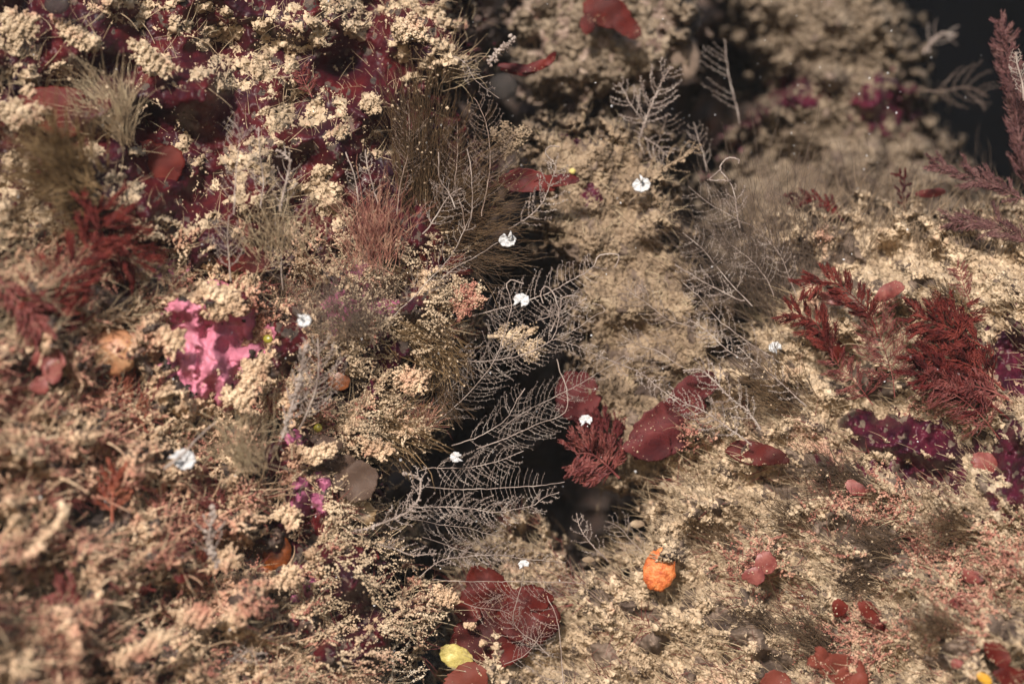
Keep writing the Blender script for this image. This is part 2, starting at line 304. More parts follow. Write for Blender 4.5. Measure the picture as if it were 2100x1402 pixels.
# ------------------------------------------------------------------ crusts growing on the rock
def crust(name, rk, lst, mt, label, cat, jit=.45, lift=.012, rel=.02):
    m, y = ROCKS[rk]
    c = ell(lst) * 1.6 + jit * (.5 * N[60] + .45 * N[34] + .35 * N[20] + .2 * N[12])
    c = np.minimum(c, m / 20)
    Y = y - lift - rel * np.clip(c, 0, 1) - .018 * N[34] - .008 * N[12]
    o = sheet(name, c, Y, mt)
    if o: tag(o, label, cat)
    return o
crust('red_crust', 'rock_wall', [(330, 200, 640, 400), (500, 420, 500, 240, 20), (800, 200, 300, 330), (100, 80, 330, 260)], M['maroon'], 'wide glossy maroon crust under the silt across the upper left wall', 'encrusting algae', jit=.3)
crust('red_crust', 'rock_wall', [(700, 1000, 260, 150), (770, 1200, 180, 260), (860, 860, 120, 160), (640, 760, 110, 120)], M['maroon'], 'shaded maroon crust on the wall beside the black crevice, lower centre', 'encrusting algae', jit=.5)
crust('pink_crust', 'rock_wall', [(430, 722, 108, 92, 30), (395, 655, 70, 40, 20), (515, 680, 50, 50), (440, 810, 50, 50)], M['pink'], 'large bright pink coralline crust patch on the left wall', 'coralline algae', lift=.07, jit=.3)
crust('pink_crust', 'rock_wall', [(340, 550, 50, 26, 10), (420, 590, 46, 16, -12)], M['pink'], 'small pink crust beneath the maroon crust, upper left of the largest pink patch', 'coralline algae', lift=.03)
crust('pink_crust', 'rock_wall', [(745, 575, 46, 40), (700, 640, 40, 60), (790, 625, 36, 22), (770, 700, 34, 22)], M['pink_dim'], 'pink crust behind the blurred hydroid spray left of centre', 'coralline algae', lift=.03)
crust('pink_crust', 'rock_wall', [(790, 740, 44, 56, -20), (840, 625, 20, 16), (770, 790, 30, 30)], M['magenta'], 'purple pink crust flap right of the hydroid spray', 'coralline algae', lift=.06)
crust('pink_crust', 'rock_wall', [(655, 870, 40, 34), (610, 900, 26, 20), (640, 1000, 40, 60)], M['pink_dim'], 'pink crust with a green bead on it above the brown sheet', 'coralline algae', lift=.03)
crust('pink_crust', 'rock_wall', [(615, 1210, 36, 46), (630, 1160, 20, 26)], M['pink_dim'], 'small pink crust below the dark amber tunicate', 'coralline algae', lift=.03)
crust('magenta_crust', 'rock_slope', [(1850, 905, 210, 75, 6), (1790, 870, 80, 60), (2090, 740, 90, 120), (2080, 980, 90, 150), (1960, 950, 150, 60)], M['magenta'], 'dark magenta crust showing through silt at the right edge', 'encrusting algae')
crust('magenta_crust', 'far_rock', [(1480, 300, 50, 36), (1440, 330, 40, 40)], M['pink'], 'small blurred pink crust on the edge of the far rock', 'coralline algae')
crust('magenta_crust', 'central_rock', [(1215, 400, 26, 40), (1170, 285, 22, 22)], M['magenta'], 'small purple crust spots on the middle rock lobe', 'encrusting algae')
for i, (l, nm) in enumerate(((( 1635, 190, 60, 36), 'left'), ((1820, 215, 70, 60), 'right'), ((1540, 235, 30, 34), 'low'))):
    crust('dark_red_crust', 'far_rock', [l], M['magenta'], ['blurred dark red crust, left of two on the far rock', 'largest blurred dark red crust on the far rock', 'small blurred dark red crust at the far rock\'s left edge'][i], 'encrusting algae', lift=.35)

# ------------------------------------------------------------------ vectorised small geometry
t_ = (1 + 5 ** .5) / 2
ICO = np.array([(-1, t_, 0), (1, t_, 0), (-1, -t_, 0), (1, -t_, 0), (0, -1, t_), (0, 1, t_), (0, -1, -t_), (0, 1, -t_), (t_, 0, -1), (t_, 0, 1), (-t_, 0, -1), (-t_, 0, 1)]) / math.sqrt(1 + t_ * t_)
ICF = np.array([(0, 11, 5), (0, 5, 1), (0, 1, 7), (0, 7, 10), (0, 10, 11), (1, 5, 9), (5, 11, 4), (11, 10, 2), (10, 7, 6), (7, 1, 8), (3, 9, 4), (3, 4, 2), (3, 2, 6), (3, 6, 8), (3, 8, 9), (4, 9, 5), (2, 4, 11), (6, 2, 10), (8, 6, 7), (9, 8, 1)])
OCT = np.array([(1, 0, 0), (-1, 0, 0), (0, 1, 0), (0, -1, 0), (0, 0, 1), (0, 0, -1)], float)
OCF = np.array([(0, 2, 4), (2, 1, 4), (1, 3, 4), (3, 0, 4), (2, 0, 5), (1, 2, 5), (3, 1, 5), (0, 3, 5)])
def blobs(mb, c, r, base='ico', jit=.25, aniso=.35):
    c = np.asarray(c).reshape(-1, 3); M_ = len(c)
    if not M_: return
    r = np.broadcast_to(np.asarray(r, float), (M_,))
    B, F = (ICO, ICF) if base == 'ico' else (OCT, OCF)
    v = B[None] * (1 + jit * R.standard_normal((M_, len(B), 1)))
    sc = r[:, None] * (1 + aniso * (R.random((M_, 3)) * 2 - 1)); v = v * sc[:, None]
    q = R.standard_normal((M_, 4)); q /= np.linalg.norm(q, axis=1)[:, None]
    w, x, y, z = q.T
    Rm = np.stack([1 - 2 * (y * y + z * z), 2 * (x * y - z * w), 2 * (x * z + y * w), 2 * (x * y + z * w), 1 - 2 * (x * x + z * z), 2 * (y * z - x * w), 2 * (x * z - y * w), 2 * (y * z + x * w), 1 - 2 * (x * x + y * y)], -1).reshape(-1, 3, 3)
    v = np.einsum('mij,mkj->mki', Rm, v) + c[:, None]
    mb.add(v, (F[None] + (np.arange(M_) * len(B))[:, None, None]).reshape(-1, 3))
def tubes(mb, p, r, sides=4, flat=None):
    """p (M,K,3) centre lines, r (M,K) radii"""
    p = np.asarray(p, float); M_, K, _ = p.shape
    r = np.broadcast_to(np.asarray(r, float), (M_, K))
    t = np.gradient(p, axis=1); t /= np.linalg.norm(t, axis=2, keepdims=True) + 1e-9
    up = np.array([0.05, -1, 0.08]); up /= np.linalg.norm(up)
    a = np.cross(t, up); a /= np.linalg.norm(a, axis=2, keepdims=True) + 1e-9
    b = np.cross(a, t)
    th = np.arange(sides) * 2 * math.pi / sides + .3
    fl = 1.0 if flat is None else flat
    ring = p[:, :, None] + (a[:, :, None] * np.cos(th)[:, None] + b[:, :, None] * np.sin(th)[:, None] * fl) * r[:, :, None, None]
    idx = np.arange(M_ * K * sides).reshape(M_, K, sides); nx = np.roll(idx, -1, 2)
    f = np.stack([idx[:, :-1], nx[:, :-1], nx[:, 1:], idx[:, 1:]], -1).reshape(-1, 4)
    mb.add(ring, f)
    if sides == 4:
        mb.add(np.zeros((0, 3)), idx[:, 0][:, ::-1] - mb.n); mb.add(np.zeros((0, 3)), idx[:, -1] - mb.n)
def fix_caps(): pass
def surf(rk, px, py, Yf=None):
    """depth of a rock (or silt top) at pixels"""
    y = Yf if Yf is not None else ROCKS[rk][1]
    ix = np.clip(((np.asarray(px) - X0) / ST).astype(int), 0, Wd - 1); iy = np.clip(((np.asarray(py) - Y0) / ST).astype(int), 0, H - 1)
    return y[iy, ix]
def pick(c, n, wt=None):
    w = np.where(c > .05, 1.0, 0.0)
    if wt is not None: w = w * wt
    cs = np.cumsum(w.ravel()); i = np.searchsorted(cs, R.random(n) * cs[-1])
    iy, ix = np.divmod(i, Wd)
    return GX[0, ix] + R.random(n) * ST, GY[iy, 0] + R.random(n) * ST
def smooth_path(pts, n):
    p = np.array(pts, float)
    if len(p) == 2: p = np.array([p[0], (p[0] + p[1]) / 2, p[1]])
    d = np.r_[0, np.cumsum(np.linalg.norm(np.diff(p[:, :2], axis=0), axis=1))]
    e = np.vstack([2 * p[0] - p[1], p, 2 * p[-1] - p[-2]])
    tt = np.linspace(0, d[-1], n); k = np.clip(np.searchsorted(d, tt, 'right') - 1, 0, len(p) - 2)
    u = ((tt - d[k]) / (d[k + 1] - d[k]))[:, None]
    a, b, c, f = e[k], e[k + 1], e[k + 2], e[k + 3]
    return .5 * ((2 * b) + (c - a) * u + (2 * a - 5 * b + 4 * c - f) * u ** 2 + (3 * b - a - 3 * c + f) * u ** 3)

# crumbs and silted twigs on the silt
def crumbs(c, Y, n, rpx, mt, label, lift=.02, wt=None, base='oct'):
    px, py = pick(c, n, wt); y = surf(None, px, py, Y) - np.abs(R.standard_normal(n)) * lift
    r = rpx * (.5 + R.random(n) ** 2 * 1.3) / 100 * (D + y) / D
    mb = MB(); blobs(mb, P(px, py, y), r, base); return tag(mb.build('silt_crumbs', mt, smooth=False), label, kind='stuff')
def twigs(c, Y, n, lpx, rpx, mt, label, ang, spread=50, wt=None, K=9, name='silted_turf'):
    px, py = pick(c, n, wt); y = surf(None, px, py, Y)
    a = np.radians(ang + spread * R.standard_normal(n)); L = lpx * (.5 + R.random(n))
    s = np.linspace(0, 1, K)[None]
    bend = R.standard_normal(n)[:, None] * .8
    aa = a[:, None] + bend * s
    dx = np.cumsum(np.cos(aa), 1) * (L / K)[:, None]; dy = np.cumsum(np.sin(aa), 1) * (L / K)[:, None]
    out = (R.random(n) * .9)[:, None] * L[:, None] / 100 * s
    X = px[:, None] + dx + R.standard_normal((n, K)) * rpx * .5; Z = py[:, None] + dy + R.standard_normal((n, K)) * rpx * .5
    Yv = y[:, None] - out - .01
    r = rpx * (.65 + .6 * R.random((n, K))) * (1.1 - .45 * s) / 100
    mb = MB(); blobs(mb, P(X, Z, Yv).reshape(-1, 3), r.ravel(), 'ico'); return tag(mb.build(name, mt), label, kind='stuff')
def hairs(c, Y, n, lpx, rpx, mt, label, ang, spread=18, wt=None, K=6, out=.7, name='turf'):
    px, py = pick(c, n, wt); y = surf(None, px, py, Y)
    cl = R.standard_normal(n)
    a = np.radians(ang + spread * cl); L = lpx * (.4 + R.random(n) * 1.2)
    s = np.linspace(0, 1, K)[None]
    aa = a[:, None] + (R.standard_normal(n) * .45)[:, None] * s
    dx = np.cumsum(np.cos(aa), 1) * (L / K)[:, None]; dy = np.cumsum(np.sin(aa), 1) * (L / K)[:, None]
    o_ = (R.random(n) * out)[:, None] * L[:, None] / 100 * s ** .7
    mb = MB(); tubes(mb, P(px[:, None] + dx, py[:, None] + dy, y[:, None] + .02 - o_), (rpx * (.6 + .8 * R.random(n)))[:, None] * (1 - .75 * s) / 100, 3)
    return tag(mb.build(name, mt), label, kind='stuff')
cL = np.maximum(SILT['L'][0], SILT['U'][0]); YL = np.where(SILT['L'][0] > SILT['U'][0], SILT['L'][1], SILT['U'][1]); cR, YR = SILT['R']; cC, YC = SILT['C']; cF, YF = SILT['F']
crumbs(cL, YL, 70000, 1.15, M['silt'], 'fine silt grains on the left wall')
crumbs(cR, YR, 90000, 1.15, M['silt'], 'fine silt grains on the rock slope')
crumbs(cC, YC, 18000, 1.1, M['silt_grey'], 'fine silt grains on the middle rock lobe')
noPink = 1.0 * (ell([(420, 725, 150, 140)]) < 0)
cLm = np.where(ROCKS['rock_wall'][0] > 12, .5, -1)
midL = np.exp(-((GX - 760) ** 2) / (2 * 200 ** 2)) * (GY > 480)
crumbs(cLm, ROCKS['rock_wall'][1], 8000, 1.5, M['silt'], 'loose pale specks of silt scattered over the maroon crust', lift=.03)
twigs(cL, YL, 1900, 24, 2.8, M['silt_warm'], 'knobbly silted turf branches at the lower left', -10, 60, wt=(GY > 470) * noPink)
twigs(cL, YL, 900, 34, 2.5, M['silt'], 'knobbly silted turf branches beside the crevice', 10, 40, wt=midL * (GX > 560), K=12)
twigs(cLm, ROCKS['rock_wall'][1], 380, 22, 2.2, M['silt'], 'sparse silted branchlets on the maroon crust', -20, 70, wt=np.clip(N[60] + .4, 0, None))
twigs(cLm, ROCKS['rock_wall'][1], 1000, 42, 2.5, M['silt'], 'silted branches combed towards the crevice', 12, 22, wt=midL * (GX > 640) * (GX < 940) * np.clip(N[34] + .3, 0, None), K=14)
twigs(cR, YR, 1200, 20, 2.2, M['silt'], 'knobbly silted turf branches on the rock slope', 215, 50)
wP = np.clip(noise(90), 0, None) ** 1.5
twigs(cL, YL, 1900, 26, 2.6, M['silt_pink'], 'pinkish turf among the silt at the lower left', -10, 60, wt=wP * (GY > 520) * (GX < 760) * noPink)
twigs(cR, YR, 1100, 26, 2.8, M['silt_pink'], 'pinkish turf among the silt at the lower right', 215, 50, wt=np.clip(ell([(1780, 1060, 150, 110), (1560, 1160, 90, 90), (1940, 1130, 120, 90), (1750, 1320, 140, 90), (1980, 1250, 130, 120), (2060, 1150, 80, 120), (1430, 900, 60, 40), (1960, 820, 120, 60)]), 0, 1))
hairs(cR, YR, 6500, 45, .9, M['hair_tan'], 'fine tan filaments lying over the rock slope', 212, 16, wt=(GY > 560) * 1.0)
hairs(cR, YR, 1700, 50, .9, M['hair_brown'], 'fine brown filaments lying over the rock slope', 214, 18, wt=np.clip(N[110] + .3, 0, None) * (GY > 560))
hairs(cL, YL, 2600, 46, .9, M['red_pink'], 'thin pinkish red filaments veiling the lower left turf', -30, 50, wt=np.clip(noise(150), 0, None) * (GY > 480) * noPink)
hairs(cR, YR, 1800, 40, .9, M['red_pink'], 'thin pinkish red filaments on the lower right slope', 210, 40, wt=np.clip(noise(150), 0, None) * (GY > 850))
hairs(cR, YR, 1000, 50, 1.4, M['silt_grey'], 'silty upright turf along the top edge of the rock slope', -82, 22, wt=(GY < 540) * 1.0, out=.9)
hairs(cL, YL, 3000, 55, .9, M['hair_tan'], 'fine tan filaments over the left wall', -35, 40, wt=noPink * np.where(GY < 500, .3, 1) * np.where((GX < 550) & (GY > 700), .35, 1))
hairs(cL, YL, 260, 60, 2.4, M['silt_warm'], 'coarse silted filaments at the lower left', -25, 24, wt=((GY > 850) & (GX < 620)) * 1.0)
hairs(cLm, ROCKS['rock_wall'][1], 1500, 40, .7, M['hair_tan'], 'thin pale hairs over the maroon crust', -120, 35, wt=(GY < 520) * 1.0)
hairs(cC, YC, 1200, 26, 1.0, M['hair_tan'], 'short filaments on the middle rock lobe', -60, 60)

# ------------------------------------------------------------------ filament tufts
def tuft(label, base, ang, spread, L, n, y0, mt, r=.9, w=(14, 8), out=.5, curl=.25, K=9, name='filament_tuft', cat='seaweed tuft', dy=.35, sil=0):
    bx, by = base; n = int(n * .48); sil = int(sil * .2); curl = curl * 2.3
    a0 = R.standard_normal(n); a = np.radians(ang + spread * a0)
    Ls = L * (.45 + .6 * R.random(n)); s = np.linspace(0, 1, K)[None]
    aa = a[:, None] + (R.standard_normal(n) * curl)[:, None] * s + .12 * R.standard_normal((n, K))
    X = bx + (R.standard_normal(n) * w[0])[:, None] + np.cumsum(np.cos(aa), 1) * (Ls / K)[:, None]
    Z = by + (R.standard_normal(n) * w[1])[:, None] + np.cumsum(np.sin(aa), 1) * (Ls / K)[:, None]
    Y = y0 + dy * R.standard_normal(n)[:, None] * s - out * (Ls / 100)[:, None] * s
    mb = MB(); tubes(mb, P(X, Z, Y), (r * (.6 + .8 * R.random(n)))[:, None] * (1 - .6 * s) / 100, 3)
    o = mb.build(name, mt); tag(o, label, cat)
    if sil:
        m2 = MB(); k = R.integers(0, n, sil); j = R.integers(3, K, sil)
        blobs(m2, P(X[k, j], Z[k, j], Y[k, j]) + R.standard_normal((sil, 3)) * .015, (1.2 + 1.8 * R.random(sil)) / 100, 'oct')
        WPOS[o.name] = WPOS[o.name]; g = m2.build('silt_grains', M['silt'], o, smooth=False); g['kind'] = 'stuff'
    return o
tuft('dense brown upright brush of filaments, tallest tuft at upper centre', (862, 400), -92, 8, 240, 700, .3, M['hair_brown'], 1.0, (24, 40), sil=500, curl=.12)
tuft('reddish brown fan of filaments right of the tall brush', (900, 430), -58, 17, 200, 420, .5, M['hair_brown'], .9, (30, 40))
tuft('brown filaments streaming right over the dark red blade', (880, 480), -14, 14, 200, 330, .6, M['hair_brown'], .9, (30, 30))
tuft('dark filament fan spreading right behind the curled white skeleton', (900, 510), 8, 14, 190, 240, .9, M['hair_dark'], .9, (26, 26))
tuft('golden brown filament tuft at the left edge', (190, 400), 205, 15, 240, 420, -3.4, M['hair_gold'], 1.6, (16, 30))
tuft('golden brown filament sweep below the pale silt lump at the left edge', (170, 370), 235, 14, 160, 260, -3.3, M['hair_gold'], 1.5, (20, 20))
tuft('feathery tan tuft standing on maroon crust at upper left', (262, 300), -105, 13, 170, 260, -2.2, M['hair_tan'], 1.0, (8, 8), sil=300)
tuft('pale spray of hairs across maroon crust at the upper left', (230, 230), -135, 20, 150, 160, -2.0, M['hair_tan'], .9, (30, 20))
tuft('golden silted filaments combed right, centre left of the crevice', (800, 670), 16, 14, 150, 260, -.2, M['hair_gold'], 1.1, (20, 24), sil=900)
tuft('golden filament lock hanging down towards the crevice', (880, 700), 48, 16, 110, 200, 0, M['hair_gold'], 1.0, (20, 20), sil=300)
tuft('golden silted filaments under the purple crust flap', (760, 870), 12, 16, 150, 200, -.1, M['hair_gold'], 1.1, (30, 18), sil=900)
tuft('grey brown hair fan beside the black crevice', (880, 780), 50, 20, 110, 260, .3, M['hair_brown'], .8, (10, 10))
tuft('pinkish twisted filament lock above the lowest crevice hydroids', (850, 900), -62, 7, 90, 160, -.2, M['silt_pink'], 1.2, (8, 8))
tuft('brown tuft above the wall edge near the top centre', (900, 160), -60, 28, 90, 200, 1.2, M['hair_tan'], .9, (14, 10))
for i, (bx, by, a, L, n, lb) in enumerate([(1760, 1000, 205, 170, 260, 'dark brown filament tuft right of the red blade on the slope'), (1840, 1130, 200, 150, 220, 'dark brown filament tuft near the middle of the lower right slope'),
    (1790, 1190, 190, 120, 200, 'dark drooping filament tuft above the red oval blades'), (1700, 1330, 215, 150, 240, 'dark brown filament tuft left of the red oval blades'),
    (1580, 1290, 200, 110, 160, 'small dark filament tuft at the bottom of the slope'), (1990, 1090, 200, 150, 200, 'brown filament tuft at the lower right edge'),
    (1660, 1080, 205, 120, 160, 'brown filament tuft in the middle of the slope'), (1960, 1300, 205, 150, 180, 'brown filament tuft in the bottom right corner'),
    (1640, 840, 215, 190, 260, 'brown streaming filaments below the red plume cluster'), (1480, 1080, 230, 190, 120, 'thin branching brown filaments above the orange sponge'),
    (1480, 1130, 225, 150, 110, 'thin brown filaments crossing the orange sponge')]):
    tuft(lb, (bx, by), a, 15, L, n, float(surf('rock_slope', [bx], [by])[0]) - .25, M['hair_dark'] if 'dark' in lb else M['hair_brown'], .9, (22, 14), out=.25, sil=150)
tuft('dense pale brown haze of out of focus hydroid twigs in front of the far rock', (1600, 620), -112, 24, 330, 900, 2.2, M['haze_hair'], .8, (70, 40), dy=1.2, cat='hydroid thicket', name='hydroid_thicket')
tuft('dim haze of twigs on the dark far rock above the slope\'s edge', (1800, 440), -92, 22, 170, 500, 5.0, M['haze_hair'], 1.0, (130, 14), dy=1.0, cat='hydroid thicket', name='hydroid_thicket')
tuft('pale blurred spray of twigs left of centre in front of the wall', (720, 690), -105, 30, 190, 420, -1.7, M['haze_hair'], .9, (40, 20), dy=.5, cat='hydroid thicket', name='hydroid_thicket')
tuft('pale blurred spray of twigs on the silt below the pink patch', (520, 960), -110, 26, 150, 240, -2.6, M['hair_tan'], 1.0, (30, 14), dy=.4, cat='hydroid thicket', name='hydroid_thicket')
tuft('pale blurred spray of twigs above the pink patch', (570, 520), -95, 24, 130, 260, -1.8, M['hair_tan'], .9, (40, 14), dy=.4, cat='hydroid thicket', name='hydroid_thicket')
tuft('pinkish blurred spray of twigs at the foot of the tall brown brush', (770, 540), -95, 16, 170, 330, -.8, M['silt_pink'], .8, (30, 20), dy=.4, cat='hydroid thicket', name='hydroid_thicket')

# ------------------------------------------------------------------ hydroids
HG = 'feathery hydroids along the crevice'
def hydroid(label, Z, pts, ya=0., yb=0., L=36, sp=16, side=0, silt=0, f0=.15, f1=.95, r=1.7, m=None, curl=0, bent=.7, ang=58, poly=True, far=1.0, hook=0):
    """pts in zoomed-region pixels, Z = (offset x, offset y, scale). branches stand off both sides (side 0) or one side"""
    ox, oy, k = Z
    p = np.array(pts, float) / k + (ox, oy)
    n = max(14, int(np.linalg.norm(np.diff(p, axis=0), axis=1).sum() / 9))
    q = smooth_path(p, n); s = np.linspace(0, 1, n)
    q = q + np.stack([R.standard_normal(n), R.standard_normal(n)], -1) * .5
    yy = ya + (yb - ya) * s + .05 * np.sin(s * 7 + R.random() * 6)
    W3 = P(q[:, 0], q[:, 1], yy)
    root = thing('hydroid', W3[0].tolist(), label, 'hydroid', HG)
    silt = silt * .6; r = r * .58 if r < 2.6 else r * .78; mm = m or (M['hydroid_silt'] if silt > .6 else M['hydroid'])
    mb = MB(); rr = r / 100 * (1.15 - .4 * s)
    if curl: rr = np.where(s > 1 - curl, r / 100 * 1.15, rr)
    tubes(mb, W3[None], rr[None], 5)
    if silt:
        nb = int(n * 9 * silt); i = R.integers(0, n - 1, nb); u = R.random(nb)[:, None]
        blobs(mb, W3[i] * (1 - u) + W3[i + 1] * u + R.standard_normal((nb, 3)) * r * .008 * (.8 + silt), (.8 + 1.5 * R.random(nb) * (.6 + silt)) / 100 * r / 1.7)
    mb.build('stem', mm, root)
    tot = np.linalg.norm(np.diff(q, axis=0), axis=1).sum(); L = L * 1.1; nbch = int(tot * (f1 - f0) / (sp * .72))
    tl = R.random() * .3 - .15
    for b in range(nbch):
        u = f0 + (f1 - f0) * (b + .5 + .25 * R.standard_normal()) / max(nbch, 1); j = min(n - 2, max(1, int(u * (n - 1))))
        sides = (1, -1) if side == 0 else (side,)
        for sd in sides:
            if R.random() < .12: continue
            tg = q[j + 1] - q[j - 1]; tg = tg / (np.linalg.norm(tg) + 1e-6)
            v = (u - f0) / (f1 - f0); ll = L * (.55 + .75 * math.sin(math.pi * min(1, .25 + .75 * v))) * (.88 + .2 * R.random())
            K = 8; t = np.linspace(0, 1, K)
            a = math.atan2(tg[1], tg[0]) + sd * math.radians(ang + 4 * R.standard_normal()) - sd * t * bent * (1 + .2 * R.standard_normal())
            bx = q[j, 0] + np.r_[0, np.cumsum(np.cos(a[:-1]))] * ll / (K - 1); bz = q[j, 1] + np.r_[0, np.cumsum(np.sin(a[:-1]))] * ll / (K - 1)
            by = yy[j] + (tl * sd + .12 * R.standard_normal()) * t * ll / 100 * 2.0
            B3 = P(bx, bz, by)
            mb = MB(); br = max(.36, r * .34) / 100
            tubes(mb, B3[None], br * (1.1 - .4 * t)[None], 4)
            if poly:
                npol = max(3, int(ll / (8 + 2 * R.random()))); tt = (np.arange(npol) + .7) / npol; tt = np.clip(tt, 0, 1)
                px_ = np.interp(tt, t, bx); pz_ = np.interp(tt, t, bz); py_ = np.interp(tt, t, by); pa = np.interp(tt, t, a) - sd * (.9 if hook >= 0 else -1)
                if not hook: pa = pa + 1.8 * sd * (np.arange(npol) % 2)
                h = (5.2 if hook else 3.6) * (.8 + .4 * R.random(npol)) * max(1, r / 1.9)
                st = np.linspace(0, 1, 3)[None]; bendp = (1.0 if hook else 0) * sd
                ex = px_[:, None] + np.cos(pa[:, None] + bendp * st) * h[:, None] * st; ez = pz_[:, None] + np.sin(pa[:, None] + bendp * st) * h[:, None] * st
                E3 = P(ex, ez, py_[:, None] + 0 * st)
                tubes(mb, E3, np.array([[.9, 1.2, 1.5]]) * br * .9, 3)
                blobs(mb, E3[:, -1], br * 2.0, 'oct', jit=.1)
            if silt:
                nb = int(ll * 1.1 * silt); i = R.integers(0, K - 1, nb); uu = R.random(nb)[:, None]
                blobs(mb, B3[i] * (1 - uu) + B3[i + 1] * uu + R.standard_normal((nb, 3)) * .011 * (.6 + silt), (.7 + 1.3 * R.random(nb) * (.5 + silt)) / 100, 'oct')
            mb.build('branch', mm, root)
    return root
Z5 = (700, 467, 3.0); Z8 = (700, 934, 2.996); Z2 = (700, 0, 3.0); Z3 = (1400, 0, 3.0); Z6 = (1400, 467, 3.0); Z4 = (0, 467, 3.0); Z7 = (0, 934, 2.996); Z1 = (0, 0, 3.0)
h = hydroid
h('long arching hydroid with a thick hooked tip, crossing the curled white fan', Z5, [(700, 560), (830, 535), (980, 495), (1150, 445), (1290, 395), (1400, 330), (1500, 280), (1555, 230), (1570, 185), (1620, 162), (1700, 165), (1705, 200), (1680, 245)], .1, 0, 42, 13, silt=.25, f0=.16, f1=.80, curl=.2, r=2.2, bent=.5, ang=70)
h('hydroid that loops over into a downward curl under the arching one', Z5, [(430, 780), (560, 792), (700, 810), (870, 822), (1000, 805), (1150, 770), (1290, 690), (1330, 600), (1335, 500), (1300, 400), (1250, 362), (1225, 410), (1240, 465)], 0, -.1, 42, 13, silt=.35, f0=.12, f1=.82, curl=.15, r=2.2)
h('tall hydroid with a crook tip rising past the curled white fan', Z5, [(540, 1240), (740, 1060), (860, 930), (940, 820), (990, 690), (1030, 560), (1050, 480), (1030, 400), (1015, 350), (1050, 320), (1120, 345)], -.1, -.2, 46, 14, f0=.1, f1=.86, curl=.12, r=2.0)
h('thin hydroid running up from the lower wall to the crevice', Z5, [(330, 1200), (470, 1140), (590, 1060), (700, 960), (760, 920)], -.1, 0, 30, 16, r=1.7)
h('long bare-stemmed hydroid leaning right from the wall to the brown brush', Z5, [(300, 560), (440, 430), (520, 340), (620, 240), (690, 150), (740, 50), (790, -60)], -.6, -.2, 36, 16, r=1.9)
h('straight hydroid stem ending at the uppermost curled white fan', Z5, [(560, 400), (640, 290), (720, 235), (840, 170), (960, 92)], -.2, 0, 24, 22, r=1.9, f1=.6)
h('hydroid with two blunt tips at the left of the dark crevice bottom', Z5, [(680, 1340), (850, 1280), (1000, 1190), (1050, 1120), (1080, 1060), (1130, 985)], .1, 0, 40, 14, r=1.8, curl=.15)
h('hydroid with a long bare bent finger above the red blade', Z5, [(830, 1360), (1000, 1300), (1200, 1210), (1370, 1140), (1388, 1000), (1345, 880), (1325, 805)], .2, 0, 42, 13, f1=.62, r=2.0, curl=.3)
h('thin hydroid reaching up right across the dim red blade', Z5, [(960, 1260), (1100, 1150), (1270, 1060), (1450, 970), (1600, 880), (1690, 830)], .6, 1.0, 42, 14, r=1.5)
h('silted hydroid sprig right of the downward curl', Z5, [(1200, 575), (1280, 545), (1350, 530), (1430, 490), (1510, 425)], .1, 0, 30, 12, silt=.7, r=2.0)
h('short silted hooked hydroid between the two curls', Z5, [(1290, 640), (1330, 540), (1350, 480), (1360, 430), (1440, 415)], -.1, -.1, 20, 18, silt=.5, r=2.2, f1=.5, curl=.5)
h('fine hydroid ending in a pale backward hook against the brown rock', Z5, [(1300, 690), (1450, 620), (1560, 540), (1620, 515), (1600, 480), (1545, 465)], .1, 0, 18, 16, r=1.4, f1=.6, curl=.25, silt=.2)
h('silted straight hydroid pointing right across the brown rock', Z5, [(1310, 680), (1450, 730), (1540, 770), (1640, 805)], .2, .3, 22, 16, silt=.6, r=1.4)
h('silted hydroid sagging down to the dim magenta blade', Z5, [(1600, 800), (1690, 830), (1850, 900), (1960, 990), (2090, 1090)], .4, .2, 26, 18, silt=.8, r=1.9)
h('fine hydroid branch on the middle rock pointing up left, upper one', Z5, [(2120, 600), (2000, 560), (1900, 480), (1800, 410), (1720, 340)], .9, .8, 32, 15, r=1.4)
h('fine hydroid branch on the middle rock pointing up left, lower one', Z5, [(2100, 860), (1950, 760), (1850, 730), (1720, 660)], .9, .9, 38, 15, r=1.4)
h('comb-like hydroid with hooked polyps, level across the black hole', Z8, [(520, 190), (700, 205), (900, 203), (1100, 190), (1230, 182), (1370, 162)], .1, 0, 36, 12, f0=.1, f1=.86, r=1.9, hook=1, ang=80, bent=.35)
h('pale silted comb hydroid just beneath the level one', Z8, [(450, 320), (640, 315), (800, 325), (950, 348), (1080, 325), (1180, 305), (1240, 260), (1340, 225)], 0, 0, 34, 12, silt=.65, r=1.8, f0=.08)
h('silted hydroid along the top edge of the black hole', Z8, [(480, 90), (560, 75), (750, 75), (900, 50), (1000, 20), (1120, -30)], 0, .1, 40, 13, silt=.5, r=1.8)
h('faint hydroid hanging in the black hole below the combs', Z8, [(380, 380), (500, 400), (620, 425), (760, 440), (900, 480), (1000, 500)], .2, .3, 38, 13, r=1.5, silt=.2)
h('dim thin hydroid crossing above the white speck', Z8, [(500, 500), (600, 530), (700, 570), (850, 605), (1000, 615), (1150, 635), (1380, 655)], .3, .4, 30, 14, r=1.6)
h('silted hydroid arching over the round red blade', Z8, [(480, 745), (600, 650), (750, 622), (900, 610), (1060, 612)], .1, .1, 24, 14, silt=.7, r=1.7)
h('straight hydroid drawn across the round red blade', Z8, [(560, 758), (620, 765), (800, 772), (1050, 772), (1300, 775), (1500, 785)], .2, .3, 46, 16, r=1.5, side=1)
h('slender stem carrying the small flat white fan', Z8, [(1280, 1230), (1200, 1150), (1100, 1080), (1055, 1000), (1080, 880), (1110, 780), (1122, 690)], .4, .2, 34, 16, f1=.6, r=1.6)
h('upright hydroid at the right side of the red blades', Z8, [(1370, 1480), (1350, 1200), (1325, 1000), (1260, 860)], 0, .1, 66, 16, r=1.9, f0=.1, side=-1, ang=75)
